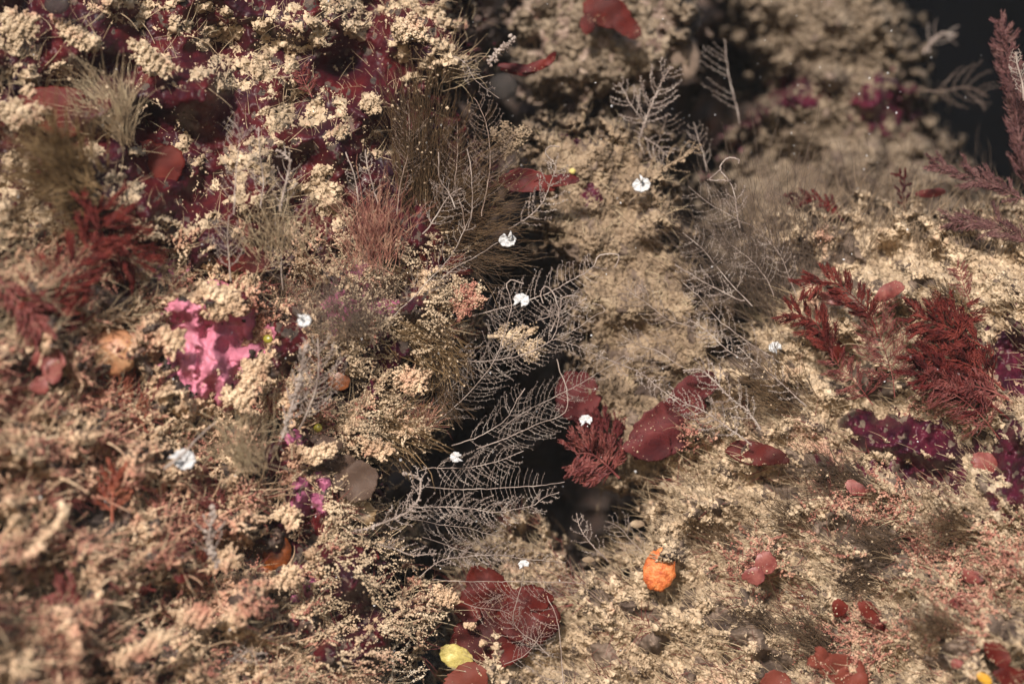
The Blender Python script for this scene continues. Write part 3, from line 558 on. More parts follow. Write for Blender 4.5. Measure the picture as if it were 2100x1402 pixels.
h('hydroid lying over the notch of the red blades', Z8, [(740, 900), (820, 930), (900, 940), (1010, 960), (1100, 1020)], .3, .3, 34, 15, r=1.3)
h('hydroid over the lower red blade, curving to the bottom', Z8, [(1000, 1280), (1120, 1230), (1190, 1150), (1260, 1040)], .3, .3, 38, 15, r=1.3)
h('thick silted stem curving up to two pale fingers at the wall edge', Z8, [(40, 480), (250, 415), (400, 350), (470, 270), (490, 180), (472, 130), (385, 105)], -1.0, -.9, 30, 20, silt=.7, r=3.3, f0=.3, f1=.95, m=M['hydroid'])
h('silted hydroid comb under the thick curved stem', Z8, [(190, 540), (330, 570), (430, 610), (590, 600)], -.3, 0, 26, 15, silt=1.0, r=2.4, side=-1)
h('coarse silted hydroid comb at the bottom left of the red blades', Z8, [(290, 1440), (320, 1280), (310, 1200), (370, 1130), (430, 1075)], -.3, -.2, 56, 17, silt=1.2, r=2.6, f0=.02, f1=.6, poly=False, ang=80)
h('silted horizontal hydroid above the coarse comb', Z8, [(0, 1150), (150, 1120), (280, 1090), (420, 1060)], -.4, -.2, 26, 18, silt=1.2, r=2.4, poly=False)
h('silted hydroid sprig standing in the narrow dark gap, lower centre right', Z8, [(1640, 650), (1560, 570), (1480, 470), (1450, 390), (1445, 350)], .4, .4, 26, 18, silt=.6, r=2.0)
h('fine fan of dim twigs left of the orange sponge', Z8, [(1900, 640), (1780, 520), (1700, 430), (1620, 400)], .5, .6, 34, 16, r=1.2)
h('faint hydroid spread below the small white fan', Z8, [(1600, 900), (1480, 800), (1350, 730), (1200, 690)], .4, .5, 40, 14, r=1.2, m=M['hydroid_dim'])
h('leftmost tall hydroid on the brown brush', Z2, [(340, 1320), (370, 1100), (410, 950), (420, 800), (410, 620)], -.4, -.5, 44, 15, r=2.0, m=M['hydroid_dim'])
h('tallest hydroid right of the brown brush', Z2, [(860, 1330), (910, 1080), (915, 930), (890, 760), (845, 650), (815, 600)], -.2, -.3, 44, 14, r=2.0, m=M['hydroid_dim'])
h('hydroid rising through the middle of the brown filaments', Z2, [(760, 1420), (745, 1290), (700, 1140), (715, 950), (712, 750)], -.2, -.3, 46, 14, r=2.0, m=M['hydroid_dim'])
h('hydroid leaning right with a pale blunt tip', Z2, [(500, 1440), (545, 1390), (620, 1270), (680, 1190), (740, 1160)], -.4, -.4, 36, 16, r=2.3, curl=.15)
h('hydroid with long thin finger tip and a white grain', Z2, [(780, 1400), (805, 1280), (800, 1060), (775, 920)], -.3, -.4, 30, 16, r=1.9, curl=.3, f1=.7, silt=.1)
h('short finger-tipped hydroid in the brown filaments', Z2, [(700, 1280), (660, 1180), (605, 1100), (598, 935)], -.4, -.5, 28, 16, r=1.9, curl=.4, f1=.55, silt=.15)
h('bent hydroid with pale tip at the left foot of the brush', Z2, [(110, 1260), (80, 1080), (25, 940)], -.8, -.8, 24, 18, r=2.2, curl=.4, f1=.7, silt=.2)
h('hydroid with knobbly pale top left of the brush', Z2, [(230, 1260), (190, 1130), (160, 1020), (148, 925)], -.7, -.7, 22, 18, r=2.4, curl=.3, silt=.3)
h('silted hydroid with a curled top in front of the middle rock', Z2, [(1030, 1410), (1160, 1330), (1240, 1240), (1290, 1120), (1320, 1020), (1270, 965), (1255, 920), (1290, 900), (1340, 905)], .3, 0, 36, 16, silt=.8, r=2.0, f1=.75, curl=.3)
h('pale silted hydroid branch pointing up right against the dark gap', Z2, [(1840, 830), (1880, 720), (1930, 600), (1990, 470), (2035, 410)], 2.2, 2.0, 44, 20, silt=.9, r=2.6)
h('pale silted hydroid branch leaning left against the dark gap', Z2, [(1880, 800), (1850, 740), (1780, 640), (1710, 510)], 2.3, 2.2, 34, 18, silt=.9, r=2.2)
h('silted hydroid crossing low over the dark gap behind the middle rock', Z2, [(1800, 800), (1870, 850), (1950, 900), (2010, 970)], 2.4, 2.2, 34, 18, silt=.7, r=2.2)
h('dim comb hydroid deep in the dark gap', Z2, [(1870, 1060), (1920, 950), (1960, 850), (2010, 690)], 2.6, 2.8, 46, 14, r=1.8, m=M['hydroid_dim'])
h('thick orange brown silted twig crossing the dark gap', Z2, [(1900, 1120), (1960, 1060), (2020, 1015), (2120, 960), (2200, 900)], 2.0, 1.8, 36, 30, silt=1.0, r=3.6, poly=False, m=M['silt_grey'])
h('thin pale hydroid arching in front of the wall edge, top centre', Z2, [(640, 350), (700, 350), (770, 400), (830, 500), (970, 605)], .6, .8, 20, 22, r=1.5, silt=.2)
h('small pale spike standing off the wall edge at the top', Z2, [(910, 385), (960, 330), (1010, 290), (1072, 238)], 1.4, 1.4, 8, 30, silt=1.0, r=4.0, poly=False)
h('beaded comb hydroid left of the far rock', Z3, [(350, 760), (330, 650), (300, 540), (280, 440), (265, 330), (258, 240)], 4.0, 4.2, 52, 20, r=2.4, silt=.2, side=-1, ang=55, bent=.2)
h('short dim hydroid twig at the far side of the dark gap', Z3, [(150, 1060), (130, 950), (100, 870), (65, 750)], 2.8, 3.0, 28, 18, r=2.2, silt=.3)
h('pale hydroid whose tip hooks over a little triangle', Z3, [(350, 1400), (330, 1280), (318, 1200), (290, 1120), (230, 1050), (240, 1010), (270, 975), (310, 968), (348, 985), (345, 1010)], .8, .6, 26, 16, silt=.5, r=2.4, f1=.45, curl=.45)
h('slanting base of the little triangle hydroid', Z3, [(228, 1048), (195, 1075), (165, 1105), (225, 1110), (290, 1108)], .6, .6, 4, 40, silt=.5, r=2.2, poly=False)
h('fine spreading hydroid left of the triangle-tipped one', Z3, [(420, 1390), (300, 1330), (160, 1250), (40, 1150)], 1.0, 1.0, 40, 14, r=1.4)
h('comb hydroid slanting across the second dark gap', Z6, [(430, 480), (310, 360), (210, 240), (120, 130), (0, 30)], .9, 1.0, 46, 14, r=1.8, silt=.15, ang=75)
h('thick silted hydroid below the comb in the second dark gap', Z6, [(380, 450), (340, 440), (180, 360), (40, 280), (-40, 230)], .9, 1.0, 30, 18, r=2.2, silt=.6)
h('long hydroid falling from the middle rock to the right slope', Z6, [(600, 830), (400, 700), (250, 590), (170, 510), (100, 420), (0, 340)], .3, .6, 34, 16, r=1.7, silt=.35)
h('silted hydroid parallel beneath the long falling one', Z6, [(350, 800), (260, 740), (140, 630), (0, 540)], .4, .6, 28, 16, r=1.8, silt=.7)
h('fine hydroid among the brown haze, steeper one', Z6, [(560, 420), (520, 320), (420, 200), (280, 90), (230, 0)], 1.0, 1.2, 44, 13, r=1.4)
h('fine silted hydroid in the brown haze, right hand one', Z6, [(700, 420), (650, 290), (600, 170), (500, 50), (470, -30)], 1.1, 1.2, 30, 16, r=1.5, silt=.4)
h('silted hydroid branching over the dim red blade at the slope edge', Z6, [(480, 1240), (400, 1130), (300, 1050), (180, 930), (100, 870), (0, 880)], .2, .4, 36, 18, r=2.6, silt=.9)
h('silted stem slanting below the pale bluish fan', Z6, [(760, 1100), (600, 950), (450, 830), (330, 720)], .1, .2, 30, 20, r=2.0, silt=.6)
h('pale silted stem along the left rim of the slope', Z6, [(420, 1330), (280, 1230), (120, 1120), (0, 1070), (-100, 1000)], .2, .4, 36, 18, r=2.2, silt=.8)
h('blurred near hydroid with wide mesh of branches over the brown shell', Z4, [(1840, 1240), (1880, 1160), (1940, 1000), (1960, 850), (1955, 680)], -1.9, -2.2, 60, 12, r=2.6, m=M['hydroid'], ang=50)
h('thick silted stem beside the wide-mesh hydroid', Z4, [(1740, 1290), (1800, 1080), (1850, 900), (1880, 720)], -2.0, -2.2, 24, 22, r=4.2, silt=.8, poly=False)
h('stalk under the lower left white fan', Z4, [(1010, 1480), (1130, 1385), (1200, 1310), (1330, 1190)], -3.6, -3.0, 10, 60, r=2.8, poly=False)
h('pale upright blurred hydroid on the maroon crust', Z1, [(1440, 1320), (1450, 1100), (1470, 900), (1470, 800), (1400, 720)], -2.2, -2.4, 36, 18, r=2.2)
h('knobbly pale silted hydroid with forked arms on maroon crust', Z1, [(1720, 1300), (1740, 1200), (1770, 1080), (1780, 980), (1700, 920)], -1.5, -1.6, 26, 26, r=3.4, silt=.5, poly=False)
h('second pale upright hydroid on the maroon crust', Z1, [(1600, 1280), (1620, 1120), (1600, 960), (1590, 780)], -1.6, -1.7, 28, 22, r=2.4, silt=.2)
h('blurred hydroid by the crimson hollows, left of centre', Z4, [(1420, 330), (1410, 200), (1400, 50), (1410, -80)], -1.9, -2.0, 34, 16, r=2.4)
h('hydroid with mesh branches in front of the wall\'s pale silt', Z4, [(1740, 380), (1730, 250), (1735, 100), (1750, -40)], -1.4, -1.6, 36, 15, r=2.0)
h('blurred twiggy comb at the bottom, left of the dark hole', Z7, [(1280, 1400), (1330, 1240), (1480, 1150), (1600, 1080)], -2.4, -2.2, 60, 15, r=3.0, m=M['hydroid'], silt=.3)
h('thick blurred silted stalk at the lower left edge', Z7, [(170, 620), (260, 520), (350, 430), (420, 320)], -5.4, -5.2, 10, 60, r=6, silt=.8, poly=False, m=M['silt_warm'])
h('thick pale blurred stalk at the bottom left', Z7, [(440, 1440), (460, 1300), (470, 1150), (440, 1020)], -5.2, -5.4, 20, 60, r=7, silt=.8, poly=False, m=M['silt_warm'])
h('white forked silted stalk at the lower left, above the bottom', Z7, [(1330, 660), (1290, 560), (1290, 450), (1320, 330)], -3.0, -3.1, 34, 40, r=4.2, silt=1.0, poly=False)
# far and edge plumes
h('dim wispy hydroid in the black water at upper right', Z3, [(1480, 560), (1600, 560), (1760, 540), (1880, 600)], 6, 6.5, 50, 22, r=2.2, m=M['hydroid_dim'])
h('pale forked twig on the far rock\'s right edge', Z3, [(1480, 330), (1530, 260), (1590, 210), (1690, 215)], 8, 8, 30, 30, r=4, silt=.5, poly=False)
h('dim vertical hydroid at the right edge in front of the pink plume', Z3, [(2100, 620), (2085, 500), (2060, 400), (2048, 320)], 1, 1, 20, 10, r=3.0, m=M['hydroid'])

# ------------------------------------------------------------------ red algae
def redweed(label, pts, y, n=10, L=60, r=2.6, m='red', sub=5, ang=45, side=0, bent=.3, flat=.12, ya=None, group=None, f0=.15, stub=.4, name='red_seaweed'):
    sil = m.startswith('silt'); r = r if sil else r * .64; n = n if sil else int(n * 1.35); sub = sub if sil else sub + 1; flat = .95 if sil else flat
    p = np.array(pts, float); q = smooth_path(p, 24); s = np.linspace(0, 1, 24)
    yy = y + ((ya if ya is not None else y) - y) * s
    W3 = P(q[:, 0], q[:, 1], yy); root = thing(name, W3[0].tolist(), label, 'seaweed', group)
    mb = MB(); tubes(mb, W3[None], (r / 100 * (1.1 - .6 * s))[None], 5); mb.build('stipe', M[m], root)
    for b in range(n):
        u = f0 + (1 - f0) * (b + .5) / n; j = min(22, max(1, int(u * 23)))
        tg = q[j + 1] - q[j - 1]
        for sd in ((1, -1) if side == 0 else (side,)):
            ll = L * (1.15 - .6 * abs(u - .45)) * (.75 + .5 * R.random()); K = 9; t = np.linspace(0, 1, K)
            a = math.atan2(tg[1], tg[0]) + sd * math.radians(ang + 12 * R.standard_normal()) - sd * bent * t * (1 + .5 * R.standard_normal())
            bx = q[j, 0] + np.r_[0, np.cumsum(np.cos(a[:-1]))] * ll / (K - 1); bz = q[j, 1] + np.r_[0, np.cumsum(np.sin(a[:-1]))] * ll / (K - 1)
            dy = .5 * R.standard_normal() * ll / 100
            mb = MB(); tubes(mb, P(bx, bz, yy[j] + dy * t)[None], (r * .6 / 100 * (1.1 - .7 * t))[None], 4, flat)
            if sub:
                ns = sub * 3; tt = np.linspace(.15, 1, ns); sg = np.where(np.arange(ns) % 2, 1, -1)
                a2 = np.interp(tt, t, a) + sg * (.75 + .2 * R.standard_normal(ns)); l2 = ll * stub * (1.15 - .7 * tt) * (.7 + .6 * R.random(ns))
                k = np.linspace(0, 1, 4)[None]
                X = np.interp(tt, t, bx)[:, None] + np.cos(a2[:, None] - sg[:, None] * k * .5) * l2[:, None] * k
                Z = np.interp(tt, t, bz)[:, None] + np.sin(a2[:, None] - sg[:, None] * k * .5) * l2[:, None] * k
                Yv = (yy[j] + dy * tt)[:, None] + (R.standard_normal(ns) * l2 / 100 * .5)[:, None] * k
                tubes(mb, P(X, Z, Yv), r * .66 / 100 * (1.25 - .85 * k) * np.ones((ns, 1)), 4, flat)
            if sil:
                k = 90; ii = R.integers(0, K, k); blobs(mb, P(bx, bz, yy[j] + dy * t)[ii] + R.standard_normal((k, 3)) * .045, (1.0 + 1.6 * R.random(k)) / 100)
            mb.build('frond', M[m], root)
    return root
def blade(label, lobes, y, m='blade', tilt=(0, 0), wave=.06, th=.012, name='leafy_seaweed', cat='seaweed blade', group=None, part='lobe', holes=0):
    """lobes: list of (cx, cy, rx, ry, angle) ; each a thin wavy lobed sheet with a hollow"""
    cs = [l for l in lobes]; c0 = P(cs[0][0], cs[0][1], y)
    root = thing(name, c0.tolist(), label, cat, group)
    for i, (cx, cy, rx, ry, an) in enumerate(cs):
        pw = .75 + .35 * R.random()
        nr, na = 14, 72; rr = np.linspace(0, 1, nr)[:, None]; th_ = np.linspace(0, 2 * math.pi, na, endpoint=False)[None]
        ph = R.random(4) * 6.28
        ed = 1 + .05 * np.sin(3 * th_ + ph[0]) + .035 * np.sin(5 * th_ + ph[1]) + .02 * np.sin(9 * th_ + ph[2]) + .022 * np.sin(17 * th_ + ph[3]) + .016 * np.sin(29 * th_ + ph[0]) + (.10 * np.exp(-((th_ - 2 - ph[1] * .4) / .12) ** 2) + .13 * np.exp(-((th_ - .6 - ph[2] * .5) / .09) ** 2)) * -1
        u = rr * ed * np.cos(th_) * rx; v = rr * ed * np.sin(th_) * ry * (1 + .35 * (pw - .9) * 4 * np.cos(th_) * rr); a = math.radians(an)
        X = cx + u * math.cos(a) - v * math.sin(a); Z = cy + u * math.sin(a) + v * math.cos(a)
        Y = y - .05 * i + tilt[0] * (X - cx) / 100 + tilt[1] * (Z - cy) / 100 - .07 * (1 - rr ** 2) * min(rx, ry) / 100 + wave * (rr ** 2 * .5 * np.sin(2 * th_ + ph[2]) + .8 * np.sin(X * .07 + Z * .03 + ph[0]) * np.sin(Z * .06 - X * .02 + ph[1]))
        pts = P(X, Z, Y); idx = np.arange(nr * na).reshape(nr, na); nx = np.roll(idx, -1, 1)
        f = np.stack([idx[:-1], idx[1:], nx[1:], nx[:-1]], -1).reshape(-1, 4)
        mb = MB(); mb.add(pts, f[na:]); mb.add(np.zeros((0, 3)), np.stack([idx[1], nx[1], np.full(na, 0)], -1) - mb.n)
        o = mb.build(part, M[m], root, solid=th)
        k = int(rx * ry * .010) + 4; j0 = R.integers(0, na); ii = R.integers(5, nr, k); jj = (j0 + (R.standard_normal(k) * 9).astype(int)) % na
        mb = MB(); blobs(mb, P(X[ii, jj], Z[ii, jj], Y[ii, jj] - .02) + R.standard_normal((k, 3)) * .012, (.6 + 1.4 * R.random(k) ** 2) / 100, 'oct')
        g = mb.build('silt_grains', M['silt'], root, smooth=False); g['kind'] = 'stuff'
    return root
sy = lambda rk, x, z, d=.2: float(surf(rk, [x], [z])[0]) - d
# broad red blades by the crevice
blade('broad dark red lobed blade at the bottom centre, touching the yellow sponge', [(1000, 1312, 88, 62, -12), (1085, 1262, 62, 62, 30), (1105, 1228, 30, 24, 0), (955, 1252, 34, 20, 30)], 1.0, tilt=(.1, -.2))
blade('round red blade crossed by a straight hydroid', [(994, 1210, 52, 52, 70)], 1.05, tilt=(.1, 0))
blade('pale red blade at the very bottom, under the yellow sponge', [(956, 1392, 46, 32, -6)], .2, 'blade_pale')
blade('dim red blade low in the crevice, partly behind hydroids', [(1185, 812, 48, 52, 20)], 2.0, 'blade_dim')
blade('large dim magenta blade at the slope\'s left edge', [(1372, 872, 92, 52, -38), (1420, 800, 60, 28, -30), (1330, 915, 50, 30, 0)], 1.1, 'blade_dim', tilt=(.1, .1))
blade('glossy red tongue lying on the slope', [(1552, 930, 66, 24, 10)], sy('rock_slope', 1552, 930, .5), tilt=(-.2, -.3))
blade('long maroon blade with a leaf tip crossing to the middle rock', [(1085, 372, 62, 24, 6), (1140, 370, 46, 13, -4)], .9, 'red_dark', wave=.08)
blade('curved maroon ribbon sticking out from the wall top', [(1060, 142, 40, 12, 8), (1100, 136, 34, 10, -18), (1128, 122, 18, 8, -50)], 2.2, 'red_dark')
blade('blurred crimson blade at the top centre', [(1245, 25, 50, 32, 10), (1285, 55, 34, 20, 30), (1205, 50, 16, 20, 0)], 4.2, 'blade')
blade('pink oval blade standing on the slope above the red cluster', [(1822, 598, 34, 16, -28)], sy('rock_slope', 1822, 598, 1.3), 'red_pink', tilt=(.2, .2))
blade('small pink blade half hidden left of the oval one', [(1700, 612, 26, 12, 15)], sy('rock_slope', 1700, 612, 1.0), 'red_pink')
blade('small red blade under the left red plume', [(1716, 715, 16, 22, 10)], sy('rock_slope', 1716, 715, .5))
blade('round red button blade on the lower slope', [(1722, 1246, 17, 18, 0)], sy('rock_slope', 1722, 1246, .6))
blade('leaf-shaped red blade beside the round button', [(1788, 1262, 40, 17, 52)], sy('rock_slope', 1788, 1262, .6))
blade('tiny faded red disc under the round button', [(1732, 1267, 10, 8, 0)], sy('rock_slope', 1732, 1267, .5), 'red_pink')
blade('small red disc near the bottom right corner', [(1962, 1360, 13, 10, 0)], sy('rock_slope', 1962, 1360, .8), 'red_pink')
blade('brownish red fold in the bottom right corner', [(2045, 1340, 34, 20, 45), (2070, 1385, 34, 20, 10)], sy('rock_slope', 2045, 1340, .9), 'blade')
blade('wide salmon blade at the bottom of the slope', [(1720, 1372, 66, 32, 22), (1740, 1392, 30, 24, 0), (1690, 1350, 14, 30, -30)], sy('rock_slope', 1720, 1372, .8), 'blade_pale', wave=.12)
blade('salmon blade left of the wide one at the bottom', [(1592, 1398, 32, 24, 0)], sy('rock_slope', 1592, 1398, .7), 'blade_pale')
blade('pair of pink flaps at the lower right', [(1994, 1182, 24, 14, 10), (1978, 1232, 22, 18, 0), (1955, 1236, 12, 10, 0)], sy('rock_slope', 1994, 1182, .8), 'red_pink')
blade('faded pink blade in the middle of the lower slope', [(1570, 1152, 24, 22, 60), (1545, 1180, 24, 18, 0)], sy('rock_slope', 1570, 1152, .7), 'red_pink')
blade('faint reddish blade on the slope above the middle', [(1754, 1000, 24, 14, 30)], sy('rock_slope', 1754, 1000, .6), 'red_pink')
blade('pinkish blade near the right edge under the magenta crust', [(2020, 950, 30, 22, 30), (2040, 1045, 30, 14, -20)], sy('rock_slope', 2020, 950, .7), 'red_pink')
blade('small curved red blade near the far edge of the slope', [(1908, 396, 32, 9, -6)], 2.4, 'blade_dim')
blade('brown red blade low on the slope rim', [(1400, 840, 24, 30, 0)], sy('rock_slope', 1400, 840, .3), 'blade_dim')
blade('dark red blade deep below the pink crust at the wall edge', [(745, 1140, 34, 17, -8)], -.4, 'red_dark')
blade('dull pink silted blade left of the dark hole', [(718, 1180, 36, 24, 20)], -.6, 'blade_dim')
blade('dark red blade in the hollow at the bottom', [(738, 1376, 40, 36, 20), (716, 1316, 30, 22, 0)], .3, 'red_dark')
blade('smooth crimson hollow blade on the upper left wall, topmost', [(110, 225, 80, 50, 15)], sy('rock_wall', 110, 225, .08), 'blade', wave=.02)
blade('smooth crimson blade patch below the feathery tuft', [(310, 345, 62, 62, 30)], sy('rock_wall', 310, 345, .10), 'blade', wave=.02)
blade('crimson patch beside the pale silt ledge', [(500, 530, 60, 30, 10)], sy('rock_wall', 500, 530, .08), 'blade', wave=.02)
blade('small dark red disc on the lower left turf', [(372, 1180, 16, 14, 0)], sy('rock_wall', 372, 1180, .35), 'red_dark')
blade('reddish brown folded blade on the lower left wall', [(100, 735, 34, 26, 10), (108, 760, 20, 26, 0), (80, 790, 20, 18, 0)], sy('rock_wall', 100, 740, .5), 'red_pink')
# branching ones
rw = redweed
rw('large dark red bushy seaweed on the left wall', [(60, 760), (90, 680), (120, 600), (160, 530), (200, 470), (195, 420)], sy('rock_wall', 120, 620, .6), 9, 80, 4.5, 'red', 6, 50)
rw('upper tuft of the red bush, draping right', [(130, 430), (180, 450), (230, 480), (280, 540)], sy('rock_wall', 200, 460, .7), 8, 70, 3.6, 'red', 6, 50)
rw('red seaweed frond at the left edge below the bush', [(-10, 560), (20, 600), (60, 640), (85, 680)], sy('rock_wall', 30, 600, .6), 7, 50, 4.5, 'red_pink', 5, 40)
rw('red comb-like frond beside the peach tunicate', [(320, 850), (290, 810), (250, 790), (200, 770)], sy('rock_wall', 260, 800, .5), 8, 50, 3.4, 'red_pink', 3, 60)
rw('fan of salmon filaments under the comb-like frond', [(310, 900), (280, 850), (240, 800), (215, 745)], sy('rock_wall', 270, 830, .5), 8, 46, 3.0, 'red_orange', 3, 55)
rw('orange red forked seaweed on the lower left turf', [(230, 1070), (230, 1030), (235, 1000), (240, 965)], sy('rock_wall', 230, 1020, .6), 5, 44, 5.0, 'red_orange', 3, 45)
rw('magenta wiry seaweed spreading below the lower left white fan', [(480, 1060), (440, 1020), (400, 1000), (350, 985)], sy('rock_wall', 420, 1010, .5), 9, 46, 2.2, 'red_pink', 4, 45)
rw('blurred red tuft at the lower left', [(190, 1250), (160, 1240), (140, 1225), (115, 1210)], sy('rock_wall', 150, 1230, .5), 7, 42, 4.0, 'red_pink', 4, 50)
rw('small red tuft between silt lumps at the lower left', [(320, 1210), (290, 1205), (260, 1200)], sy('rock_wall', 290, 1205, .4), 5, 30, 4.0, 'red', 3, 45)
rw('salmon wiry tuft near the small dark red disc', [(430, 1200), (420, 1170), (400, 1150)], sy('rock_wall', 420, 1170, .4), 6, 40, 2.2, 'red_orange', 3, 50)
rw('faint red plume on the silt at the top left', [(640, 200), (625, 170), (615, 145)], sy('rock_wall', 630, 170, .3), 5, 24, 2.0, 'red_pink', 4, 50)
rw('dark red plume leading up left, topmost of the right cluster', [(1800, 690), (1780, 640), (1740, 600), (1700, 578), (1640, 592)], 0.2, 11, 38, 2.6, 'red', 7, 40, ya=-.1)
rw('drooping dark red plume on the left of the right cluster', [(1720, 745), (1700, 705), (1670, 660), (1620, 640)], .3, 10, 42, 2.6, 'red', 7, 45)
rw('wiry magenta stem with comb branches below the cluster', [(1790, 830), (1760, 790), (1730, 760), (1705, 735)], .2, 9, 34, 1.8, 'red_pink', 3, 60)
rw('wiry red stem standing in the gap of the right cluster', [(1835, 815), (1830, 770), (1815, 720), (1800, 670), (1790, 630)], .2, 13, 48, 1.8, 'red_pink', 3, 65)
rw('red fan in the upper part of the right cluster', [(1960, 800), (1950, 740), (1940, 690), (1960, 630)], -.2, 8, 64, 3.4, 'red', 6, 60)
rw('reddest leafy fan at the middle of the right cluster', [(2030, 720), (1980, 690), (1930, 665), (1880, 650)], -.3, 9, 54, 3.4, 'red', 6, 45)
rw('broad red leafy frond at the right of the cluster', [(2060, 800), (2010, 760), (1960, 740), (1890, 735)], -.4, 9, 56, 3.8, 'red', 6, 40)
rw('dark leafy frond low in the right cluster', [(2070, 860), (2020, 820), (1960, 790), (1880, 760)], -.4, 9, 52, 3.6, 'red_dark', 6, 42)
rw('pinkish red leafy frond under the dark one of the right cluster', [(2070, 820), (2030, 800), (1990, 790), (1930, 775)], -.5, 8, 44, 3.6, 'red_pink', 5, 45)
rw('pink comb frond curving below the right cluster', [(2050, 900), (2010, 850), (1960, 810), (1900, 790)], -.6, 12, 46, 2.0, 'red_pink', 2, 65)
rw('slim red sprig on pale silt above the cluster', [(1990, 620), (1978, 590), (1970, 560), (1960, 545)], 0, 7, 22, 1.6, 'red_pink', 3, 55)
rw('olive brown leafy sprig at the top of the right cluster', [(1995, 650), (1970, 625), (1945, 605), (1930, 597)], -.2, 6, 34, 2.4, 'hair_gold', 3, 25)
rw('small dark red shrubby plume at the back of the slope', [(1730, 455), (1700, 420), (1660, 405), (1620, 412)], 2.6, 7, 24, 4.0, 'red_dark', 4, 40)
rw('pair of dark red leaves further right on the slope\'s rim', [(1860, 440), (1850, 400), (1855, 370), (1840, 355)], 2.8, 5, 18, 3.4, 'red_dark', 3, 45)
rw('tall pink plume rising into the black water at the right edge', [(2110, 420), (2095, 330), (2085, 240), (2070, 150), (2052, 40)], 2.2, 20, 42, 3.6, 'plume_pink', 6, 30, stub=.5)
rw('pink feathery plume streaking up left at the right edge', [(2120, 420), (2060, 390), (2000, 365), (1910, 335)], 1.4, 14, 36, 2.4, 'plume_pink', 6, 30)
rw('lower pink feathery plume at the right edge', [(2130, 520), (2080, 480), (2020, 460), (1950, 455)], 1.0, 12, 40, 2.4, 'plume_pink', 6, 30)
rw('fuzzy coral red lump hanging in the crevice, right of the combs', [(1270, 980), (1240, 950), (1210, 930), (1180, 930)], 1.5, 12, 50, 4.0, 'red_pink', 7, 70)
rw('dim fuzzy red lump behind the coral red one', [(1280, 930), (1260, 900), (1220, 885), (1200, 890)], 1.9, 9, 44, 4.0, 'blade_dim', 7, 70)
rw('red wiry seaweed patch on the wall left of the brown brush', [(760, 520), (765, 470), (770, 440)], -.3, 8, 44, 1.8, 'red_pink', 5, 40)
rw('dull red fuzz behind the hydroid stems near the centre', [(880, 590), (900, 560), (910, 540)], .2, 8, 50, 2.0, 'red', 5, 50)
rw('brownish pink silted sprig at the left of the arching hydroid', [(940, 660), (950, 630), (960, 615), (975, 605)], -.1, 6, 26, 3.8, 'silt_pink', 4, 50, name='silted_sprig')
rw('tan silted sprig hanging above the pinkish one', [(930, 560), (945, 590), (960, 605), (978, 612)], .0, 6, 24, 3.6, 'silt', 4, 50, name='silted_sprig')
rw('cream branching sprig caught in the middle of the hydroids', [(1000, 690), (1040, 690), (1075, 700), (1100, 720)], .3, 6, 34, 4.2, 'silt', 4, 50, name='silted_sprig')
rw('cream antler-like sprig beside the dark wall edge at upper centre', [(1035, 330), (1045, 290), (1052, 270)], .9, 5, 34, 3.2, 'silt_grey', 4, 50, name='silted_sprig')

# ------------------------------------------------------------------ silted clumps that stand out on their own
def clump(label, cx, cy, rx, ry, an, y, mt='silt_warm', n=260, fing=14):
    mb = MB(); a = math.radians(an); ph = R.random(5) * 6.28
    th = R.random(n) * 2 * math.pi; lob = 1 + .22 * np.sin(3 * th + ph[0]) + .18 * np.sin(5 * th + ph[1]) + .14 * np.sin(9 * th + ph[2]) + .10 * np.sin(15 * th + ph[3])
    rad = R.random(n) ** .55; u = rad * lob * rx * np.cos(th); v = rad * lob * ry * np.sin(th)
    X = cx + u * math.cos(a) - v * math.sin(a); Z = cy + u * math.sin(a) + v * math.cos(a)
    rel = np.sin(X * .19 + ph[0]) * np.sin(Z * .23 + ph[1]) + .6 * np.sin(X * .41 + Z * .2 + ph[2])
    Y = y - .10 * np.sqrt(1 - rad ** 2) * min(rx, ry) / 30 + .05 * rel + .03 * R.standard_normal(n)
    blobs(mb, P(X, Z, Y), (1.4 + 2.2 * R.random(n) ** 2) / 100)
    K = 9; f = fing; t0 = R.random(f) * 6.28; s = np.linspace(0, 1, K)[None]; L = (3 + 7 * R.random(f))[:, None] * min(1.5, ry / 14)
    d = t0[:, None] + (R.standard_normal(f) * .7)[:, None] * s
    bx = cx + np.cos(t0) * rx * .85 * math.cos(a) - np.sin(t0) * ry * .85 * math.sin(a); bz = cy + np.cos(t0) * rx * .85 * math.sin(a) + np.sin(t0) * ry * .85 * math.cos(a)
    X = bx[:, None] + np.cumsum(np.cos(d + a), 1) * L / K + R.standard_normal((f, K)) * .9; Z = bz[:, None] + np.cumsum(np.sin(d + a), 1) * L / K + R.standard_normal((f, K)) * .9
    blobs(mb, P(X, Z, y - .03 - .12 * s * R.random((f, 1))).reshape(-1, 3), ((1.3 + 1.3 * R.random((f, K))) * (1.1 - .4 * s) / 100).ravel())
    o = mb.build('silt_clump', M[mt]); return tag(o, label, 'silt clump')
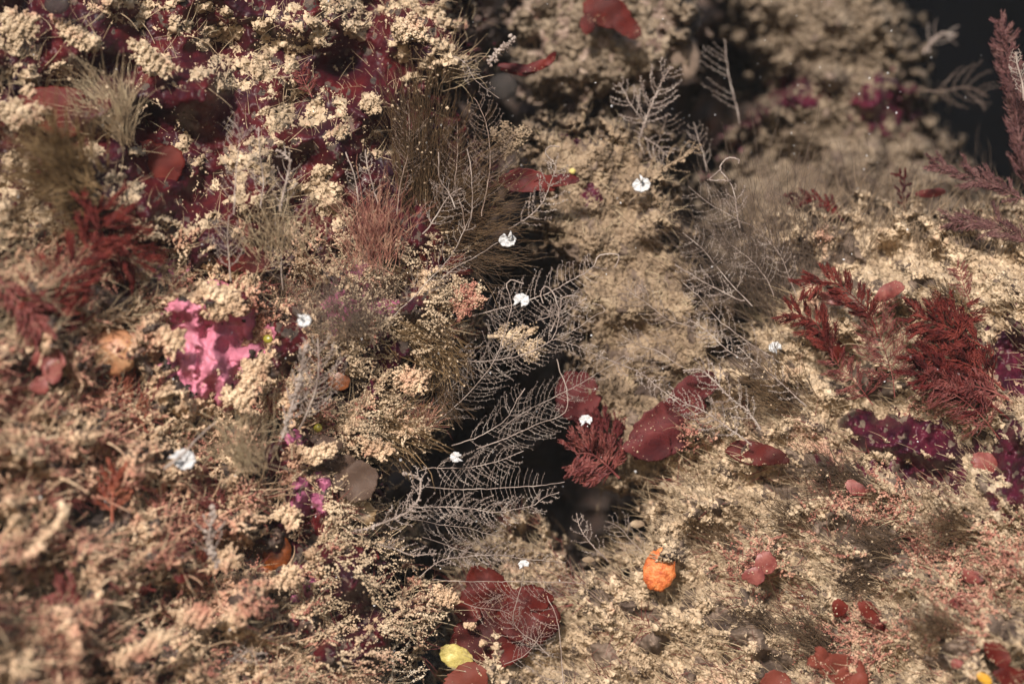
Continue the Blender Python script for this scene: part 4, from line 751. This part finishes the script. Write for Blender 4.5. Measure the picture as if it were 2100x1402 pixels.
for a in [('pale oval silt cushion lying on the maroon crust, upper left', 312, 122, 52, 20, 38, -1.9), ('pale lump of silt at the left edge above the golden filaments', 42, 232, 44, 26, 5, -3.2),
  ('rounded silt lump near the top left corner', 38, 55, 38, 34, 0, -2.2), ('small silt ball on maroon crust near the left edge', 58, 186, 13, 11, 0, -2.8), ('long silt cushion slanting by the top left corner', 150, 72, 44, 16, 35, -2.0),
  ('round silt tuft alone on maroon crust left of the brown brush', 762, 214, 20, 17, 0, -.2), ('cauliflower silt clump under the purple crust flap', 845, 778, 32, 26, 10, -.6),
  ('silt clump with fingers at the right end of the lowest golden filaments', 845, 880, 34, 16, -10, -.5), ('cream silt ledge reaching over the dark hole at bottom centre', 915, 1222, 26, 16, 30, -.1),
  ('branched silt clump on top of the brown sheet', 640, 930, 52, 18, -6, -1.7), ('stacked silt fingers right of the brown sheet', 770, 918, 34, 18, 20, -.9), ('silt clump hanging over the amber tunicate', 590, 1060, 26, 20, 30, -2.0),
  ('silt clump above the pink patch', 450, 622, 50, 30, 20, -2.2), ('silt clump at the pink patch\'s left rim', 350, 700, 28, 26, 40, -2.7), ('silt ridge bordering the pink patch on the right', 520, 770, 24, 44, 25, -2.1), ('silt clump on the pink patch\'s lower tip', 490, 815, 34, 24, 0, -2.2),
  ('cream silt star at the bottom left', 400, 1262, 38, 20, 0, -3.6), ('silt clump left of the coarse hydroid comb', 590, 1185, 30, 20, -30, -2.2), ('long silted ridge at the bottom left', 290, 1330, 70, 18, -25, -4.6), ('crumbly silt bar left of the dark red disc', 460, 1150, 34, 20, -30, -2.9),
  ('silt clump at the foot of the pale silt ledge', 285, 470, 46, 18, 8, -2.2), ('silt patch with fingers on the maroon crust right of centre top', 690, 275, 24, 12, -40, -.6), ('silt clump in the top centre of the wall', 845, 60, 30, 24, 20, .4),
  ('cream silt crumbs on the lower red blade', 963, 1282, 10, 5, 5, .55), ('pair of cream crumbs on the broad red blade', 990, 1318, 6, 5, 0, .5)]:
    clump(*a, n=int(260 + a[3] * a[4] * .75), fing=3 if a[3] < 20 else 14, mt='silt' if a[2] < 540 else 'silt_warm')

# ------------------------------------------------------------------ white skeleton fans
def fan(label, cx, cy, r, rot, y, gap=70, cup=.45, foldl=1.0, squash=.85, tilt=0.0):
    root = thing('white_fan', P(cx, cy, y).tolist(), label, 'bryozoan colony', 'curled white fan-shaped colonies')
    nr, na = 12, 52; rr = np.linspace(.1, 1, nr)[:, None]; tq = np.linspace(0, 1, na)[None]
    th = np.radians(gap / 2 + (360 - gap) * tq) + math.radians(rot)
    ed = 1 + .04 * np.sin(th * 9 + 1) + .03 * np.sin(th * 17) + .03 * np.sin(th * 37)
    spiral = .62 + .38 * np.sin(np.pi * np.clip(tq * 1.15, 0, 1)) ** .6
    X = cx + rr * ed * spiral * r * np.cos(th); Z = cy + rr * ed * spiral * r * squash * np.sin(th)
    Y = y - cup * .8 * rr ** 1.5 * r / 100 * np.sin(th * .5 + 1) ** 2 + .12 * np.sin(th * 6) * rr * r / 100 + tilt * (X - cx) / 100
    idx = np.arange(nr * na).reshape(nr, na)
    mb = MB(); mb.add(P(X, Z, Y), np.stack([idx[:-1, :-1], idx[1:, :-1], idx[1:, 1:], idx[:-1, 1:]], -1).reshape(-1, 4))
    mb.build('fan_sheet', M['white'], root, solid=.04)
    mb = MB(); k = 230; i = R.integers(1, nr, k); j = R.integers(0, na, k)
    blobs(mb, P(X[i, j], Z[i, j], Y[i, j] - .02), r * .05 / 100, 'ico', jit=.05, aniso=.1)
    o = mb.build('bead_texture', M['white'], root); o['kind'] = 'stuff'
    # the rolled lip where the fan curls over its own slit
    t = np.linspace(0, 1, 14); a = math.radians(gap / 2 + rot); 
    lx = cx + r * (.05 + .95 * t) * np.cos(a - .55 * t); lz = cy + r * squash * (.05 + .95 * t) * np.sin(a - .55 * t)
    mb = MB(); tubes(mb, P(lx, lz, y - .10 * r / 20 - .16 * np.sin(t * 2.6) * r / 20)[None], (r * .17 / 100 * np.sin(np.clip(t * 2.7 + .3, 0, 3.0)))[None], 8)
    mb.build('rolled_lip', M['white'], root)
    return root
fan('sharpest curled white fan, at the end of a stem near the centre', 1040, 489, 20, -78, -.1, 80)
fan('white fan tangled in hydroid branches just below the sharpest one', 1068, 618, 19, 130, -.15, 90)
fan('white folded fan at the right end of the middle hydroids', 1202, 864, 16, 100, 0, 120)
fan('chalky white fan at the left edge of the black hole', 938, 937, 15, 20, -.2, 100)
fan('bright white fan on a stalk at the lower left', 372, 942, 28, 190, -3.1, 60, cup=.7)
fan('small flat white fan above the red blades', 1075, 1159, 14, 90, .15, 150, squash=.8)
fan('blurred white fan in front of the wall left of centre', 621, 656, 17, 230, -2.4, 60, cup=.6)
fan('blurred bluish ring-shaped fan on the middle rock', 1314, 376, 21, -95, sy('central_rock', 1314, 376, .8), 60)
fan('pale bluish fan half hidden in hydroids on the right', 1592, 714, 16, 60, .9, 110)

# ------------------------------------------------------------------ sponges, tunicates, shells
def lump(name, label, cat, cx, cy, rx, ry, y, mt, dep=.6, bumps=.06, an=0, fr=9, parts=None):
    n1, n2 = 40, 60; u = np.linspace(.02, math.pi - .02, n1)[:, None]; v = np.linspace(0, 2 * math.pi, n2, endpoint=False)[None]; ph = R.random(6) * 6.28
    a = math.radians(an); x = np.sin(u) * np.cos(v); z = np.cos(u) + 0 * v; d = np.sin(u) * np.sin(v)
    k = 1 + bumps * (np.sin(x * fr + ph[0]) * np.sin(z * fr + ph[1]) + .6 * np.sin(x * fr * 2.3 + ph[2]) * np.sin(z * fr * 2.1 + d * fr + ph[3])) + .05 * np.sin(3 * v + ph[4]) * np.sin(u) + bumps * .25 * R.standard_normal((n1, n2))
    X = cx + (x * rx * math.cos(a) - z * ry * math.sin(a)) * k; Z = cy + (x * rx * math.sin(a) + z * ry * math.cos(a)) * k
    pts = P(X, Z, y - d * k * min(rx, ry) / 100 * dep); idx = np.arange(n1 * n2).reshape(n1, n2); nx = np.roll(idx, -1, 1)
    mb = MB(); mb.add(pts, np.stack([idx[:-1], nx[:-1], nx[1:], idx[1:]], -1).reshape(-1, 4))
    o = mb.build(name, M[mt]); tag(o, label, cat); return o
lump('orange_sponge', 'bright orange fuzzy sponge on the right slope near the bottom', 'sponge', 1353, 1168, 33, 44, sy('rock_slope', 1353, 1168, .42), 'orange', .3, .05, 8)
lump('yellow_sponge', 'bright yellow sponge against the red blade at the bottom', 'sponge', 934, 1346, 36, 24, .75, 'yellow', .35, .05, 25)
lump('yellow_sponge', 'tiny yellow speck on the middle rock near the maroon leaf tip', 'sponge', 1174, 351, 7, 6, sy('central_rock', 1174, 351, .25), 'yellow', .8)
lump('amber_tunicate', 'dark amber see-through tunicate in the hollow at the lower left', 'tunicate', 568, 1132, 31, 38, -1.2, 'amber', .3, .03)
lump('amber_tunicate', 'small amber tunicate at the foot of the dark amber one', 'tunicate', 540, 1178, 24, 18, -1.2, 'amber', .3, .03)
lump('peach_tunicate', 'blurred peach coloured jelly lump on the left wall', 'tunicate', 230, 722, 58, 50, sy('rock_wall', 230, 722, .15), 'peach', .8, .05)
lump('orange_tunicate', 'orange spot tunicate at the left edge', 'tunicate', 12, 925, 13, 10, sy('rock_wall', 12, 925, .35), 'amber', .8)
lump('brown_shell', 'banded orange brown shell seen through the blurred hydroid mesh', 'shell', 692, 778, 26, 22, -.6, 'shellbrown', .35, .02, 20)
lump('brown_shell', 'orange brown shell half hidden above the banded one', 'shell', 600, 712, 22, 16, -.7, 'shellbrown', .35, .03, 50)
lump('green_bead', 'olive green bead on silt by the pink patch', 'egg', 550, 695, 10, 9, -2.0, 'olive', .9, .01)
lump('green_bead', 'olive green bead on the small pink crust, lower one', 'egg', 652, 877, 9, 9, -1.2, 'olive', .9, .01)
lump('green_bead', 'tan bead near the golden filaments at centre left', 'egg', 803, 653, 5, 5, -.5, 'silt', .9, .01)
lump('purple_bead', 'dark purple bead on the top of the middle rock', 'tunicate', 1172, 277, 11, 12, sy('central_rock', 1172, 277, .15), 'magenta', .9, .02)
lump('grey_tunicate', 'ghostly grey tunicate in the dark gap by the wall top', 'tunicate', 1032, 178, 30, 28, 3.4, 'grey_tunicate', .7, .02)
lump('grey_tunicate', 'large dim grey tunicate at the top centre right', 'tunicate', 1385, 40, 52, 52, 6.0, 'grey_tunicate', .6, .02)
lump('brown_tunicate', 'dim brown round tunicate left of the far rock', 'tunicate', 1400, 122, 36, 44, 6.0, 'farrock', .7, .02)
lump('grey_tunicate', 'blurred lilac grey tunicate at the top left corner', 'tunicate', 118, 8, 26, 22, -2.4, 'grey_tunicate', .7, .02)
lump('pebble', 'cream pebble at the mouth of the narrow dark gap', 'pebble', 1206, 1147, 13, 6, 1.5, 'silt_grey', .5, .04)
lump('pebble', 'whitish pebble right of the narrow dark gap', 'pebble', 1306, 1074, 15, 8, 1.2, 'silt_grey', .5, .05)
lump('yellow_leaf', 'yellow orange leaf at the bottom right corner', 'seaweed blade', 2018, 1390, 18, 10, sy('rock_slope', 2018, 1390, .7), 'yellow_weed', .3, .03, 35)
blade('translucent brown sheet with a pale rim left of the black hole', [(672, 972, 44, 26, 20), (730, 985, 46, 44, 20), (700, 950, 34, 18, 0)], -1.0, 'brown_sheet', name='brown_sheet', cat='seaweed blade')
blade('amber membrane folded beneath the brown sheet', [(720, 1035, 60, 26, 30)], -.5, 'hair_gold', name='brown_sheet', cat='seaweed blade')
blade('brown flap above the brown sheet, under the pink crust', [(668, 905, 40, 12, 15)], -1.1, 'brown_sheet', name='brown_sheet', cat='seaweed blade')

# ------------------------------------------------------------------ marine snow
n = 420; mb = MB()
px = R.random(n) * 2100; py = R.random(n) * 1402; y = R.random(n) * 6 - 2.5 + 5 * (px > 1300) * (py < 450)
y = np.minimum(y, np.where(px < 1000, surf('rock_wall', px, py), 3) - .3)
blobs(mb, P(px, py, y), (.7 + 1.5 * R.random(n) ** 3) / 100, 'ico')
tag(mb.build('marine_snow', M['white']), 'tiny pale specks drifting in the water', kind='stuff')

# ------------------------------------------------------------------ water haze (back-scatter)
me = bpy.data.meshes.new('haze')
bx = [(x, y, z) for x in (-24, 24) for y in (-44, 24) for z in (-20, 20)]
me.from_pydata(bx, [], [(0, 1, 3, 2), (4, 6, 7, 5), (0, 4, 5, 1), (2, 3, 7, 6), (0, 2, 6, 4), (1, 5, 7, 3)])
hm = bpy.data.materials.new('water haze'); hm.use_nodes = True; hn = hm.node_tree; hn.nodes.clear()
pv = hn.nodes.new('ShaderNodeVolumePrincipled'); pv.inputs['Density'].default_value = 0.00022; pv.inputs['Color'].default_value = (.85, .87, .9, 1); pv.inputs['Anisotropy'].default_value = 0.0
ho = hn.nodes.new('ShaderNodeOutputMaterial'); hn.links.new(pv.outputs[0], ho.inputs['Volume'])
me.materials.append(hm); hz = bpy.data.objects.new('haze', me); C.objects.link(hz); hz['kind'] = 'stuff'; hz['label'] = 'thin grey haze of particles in the sea water'
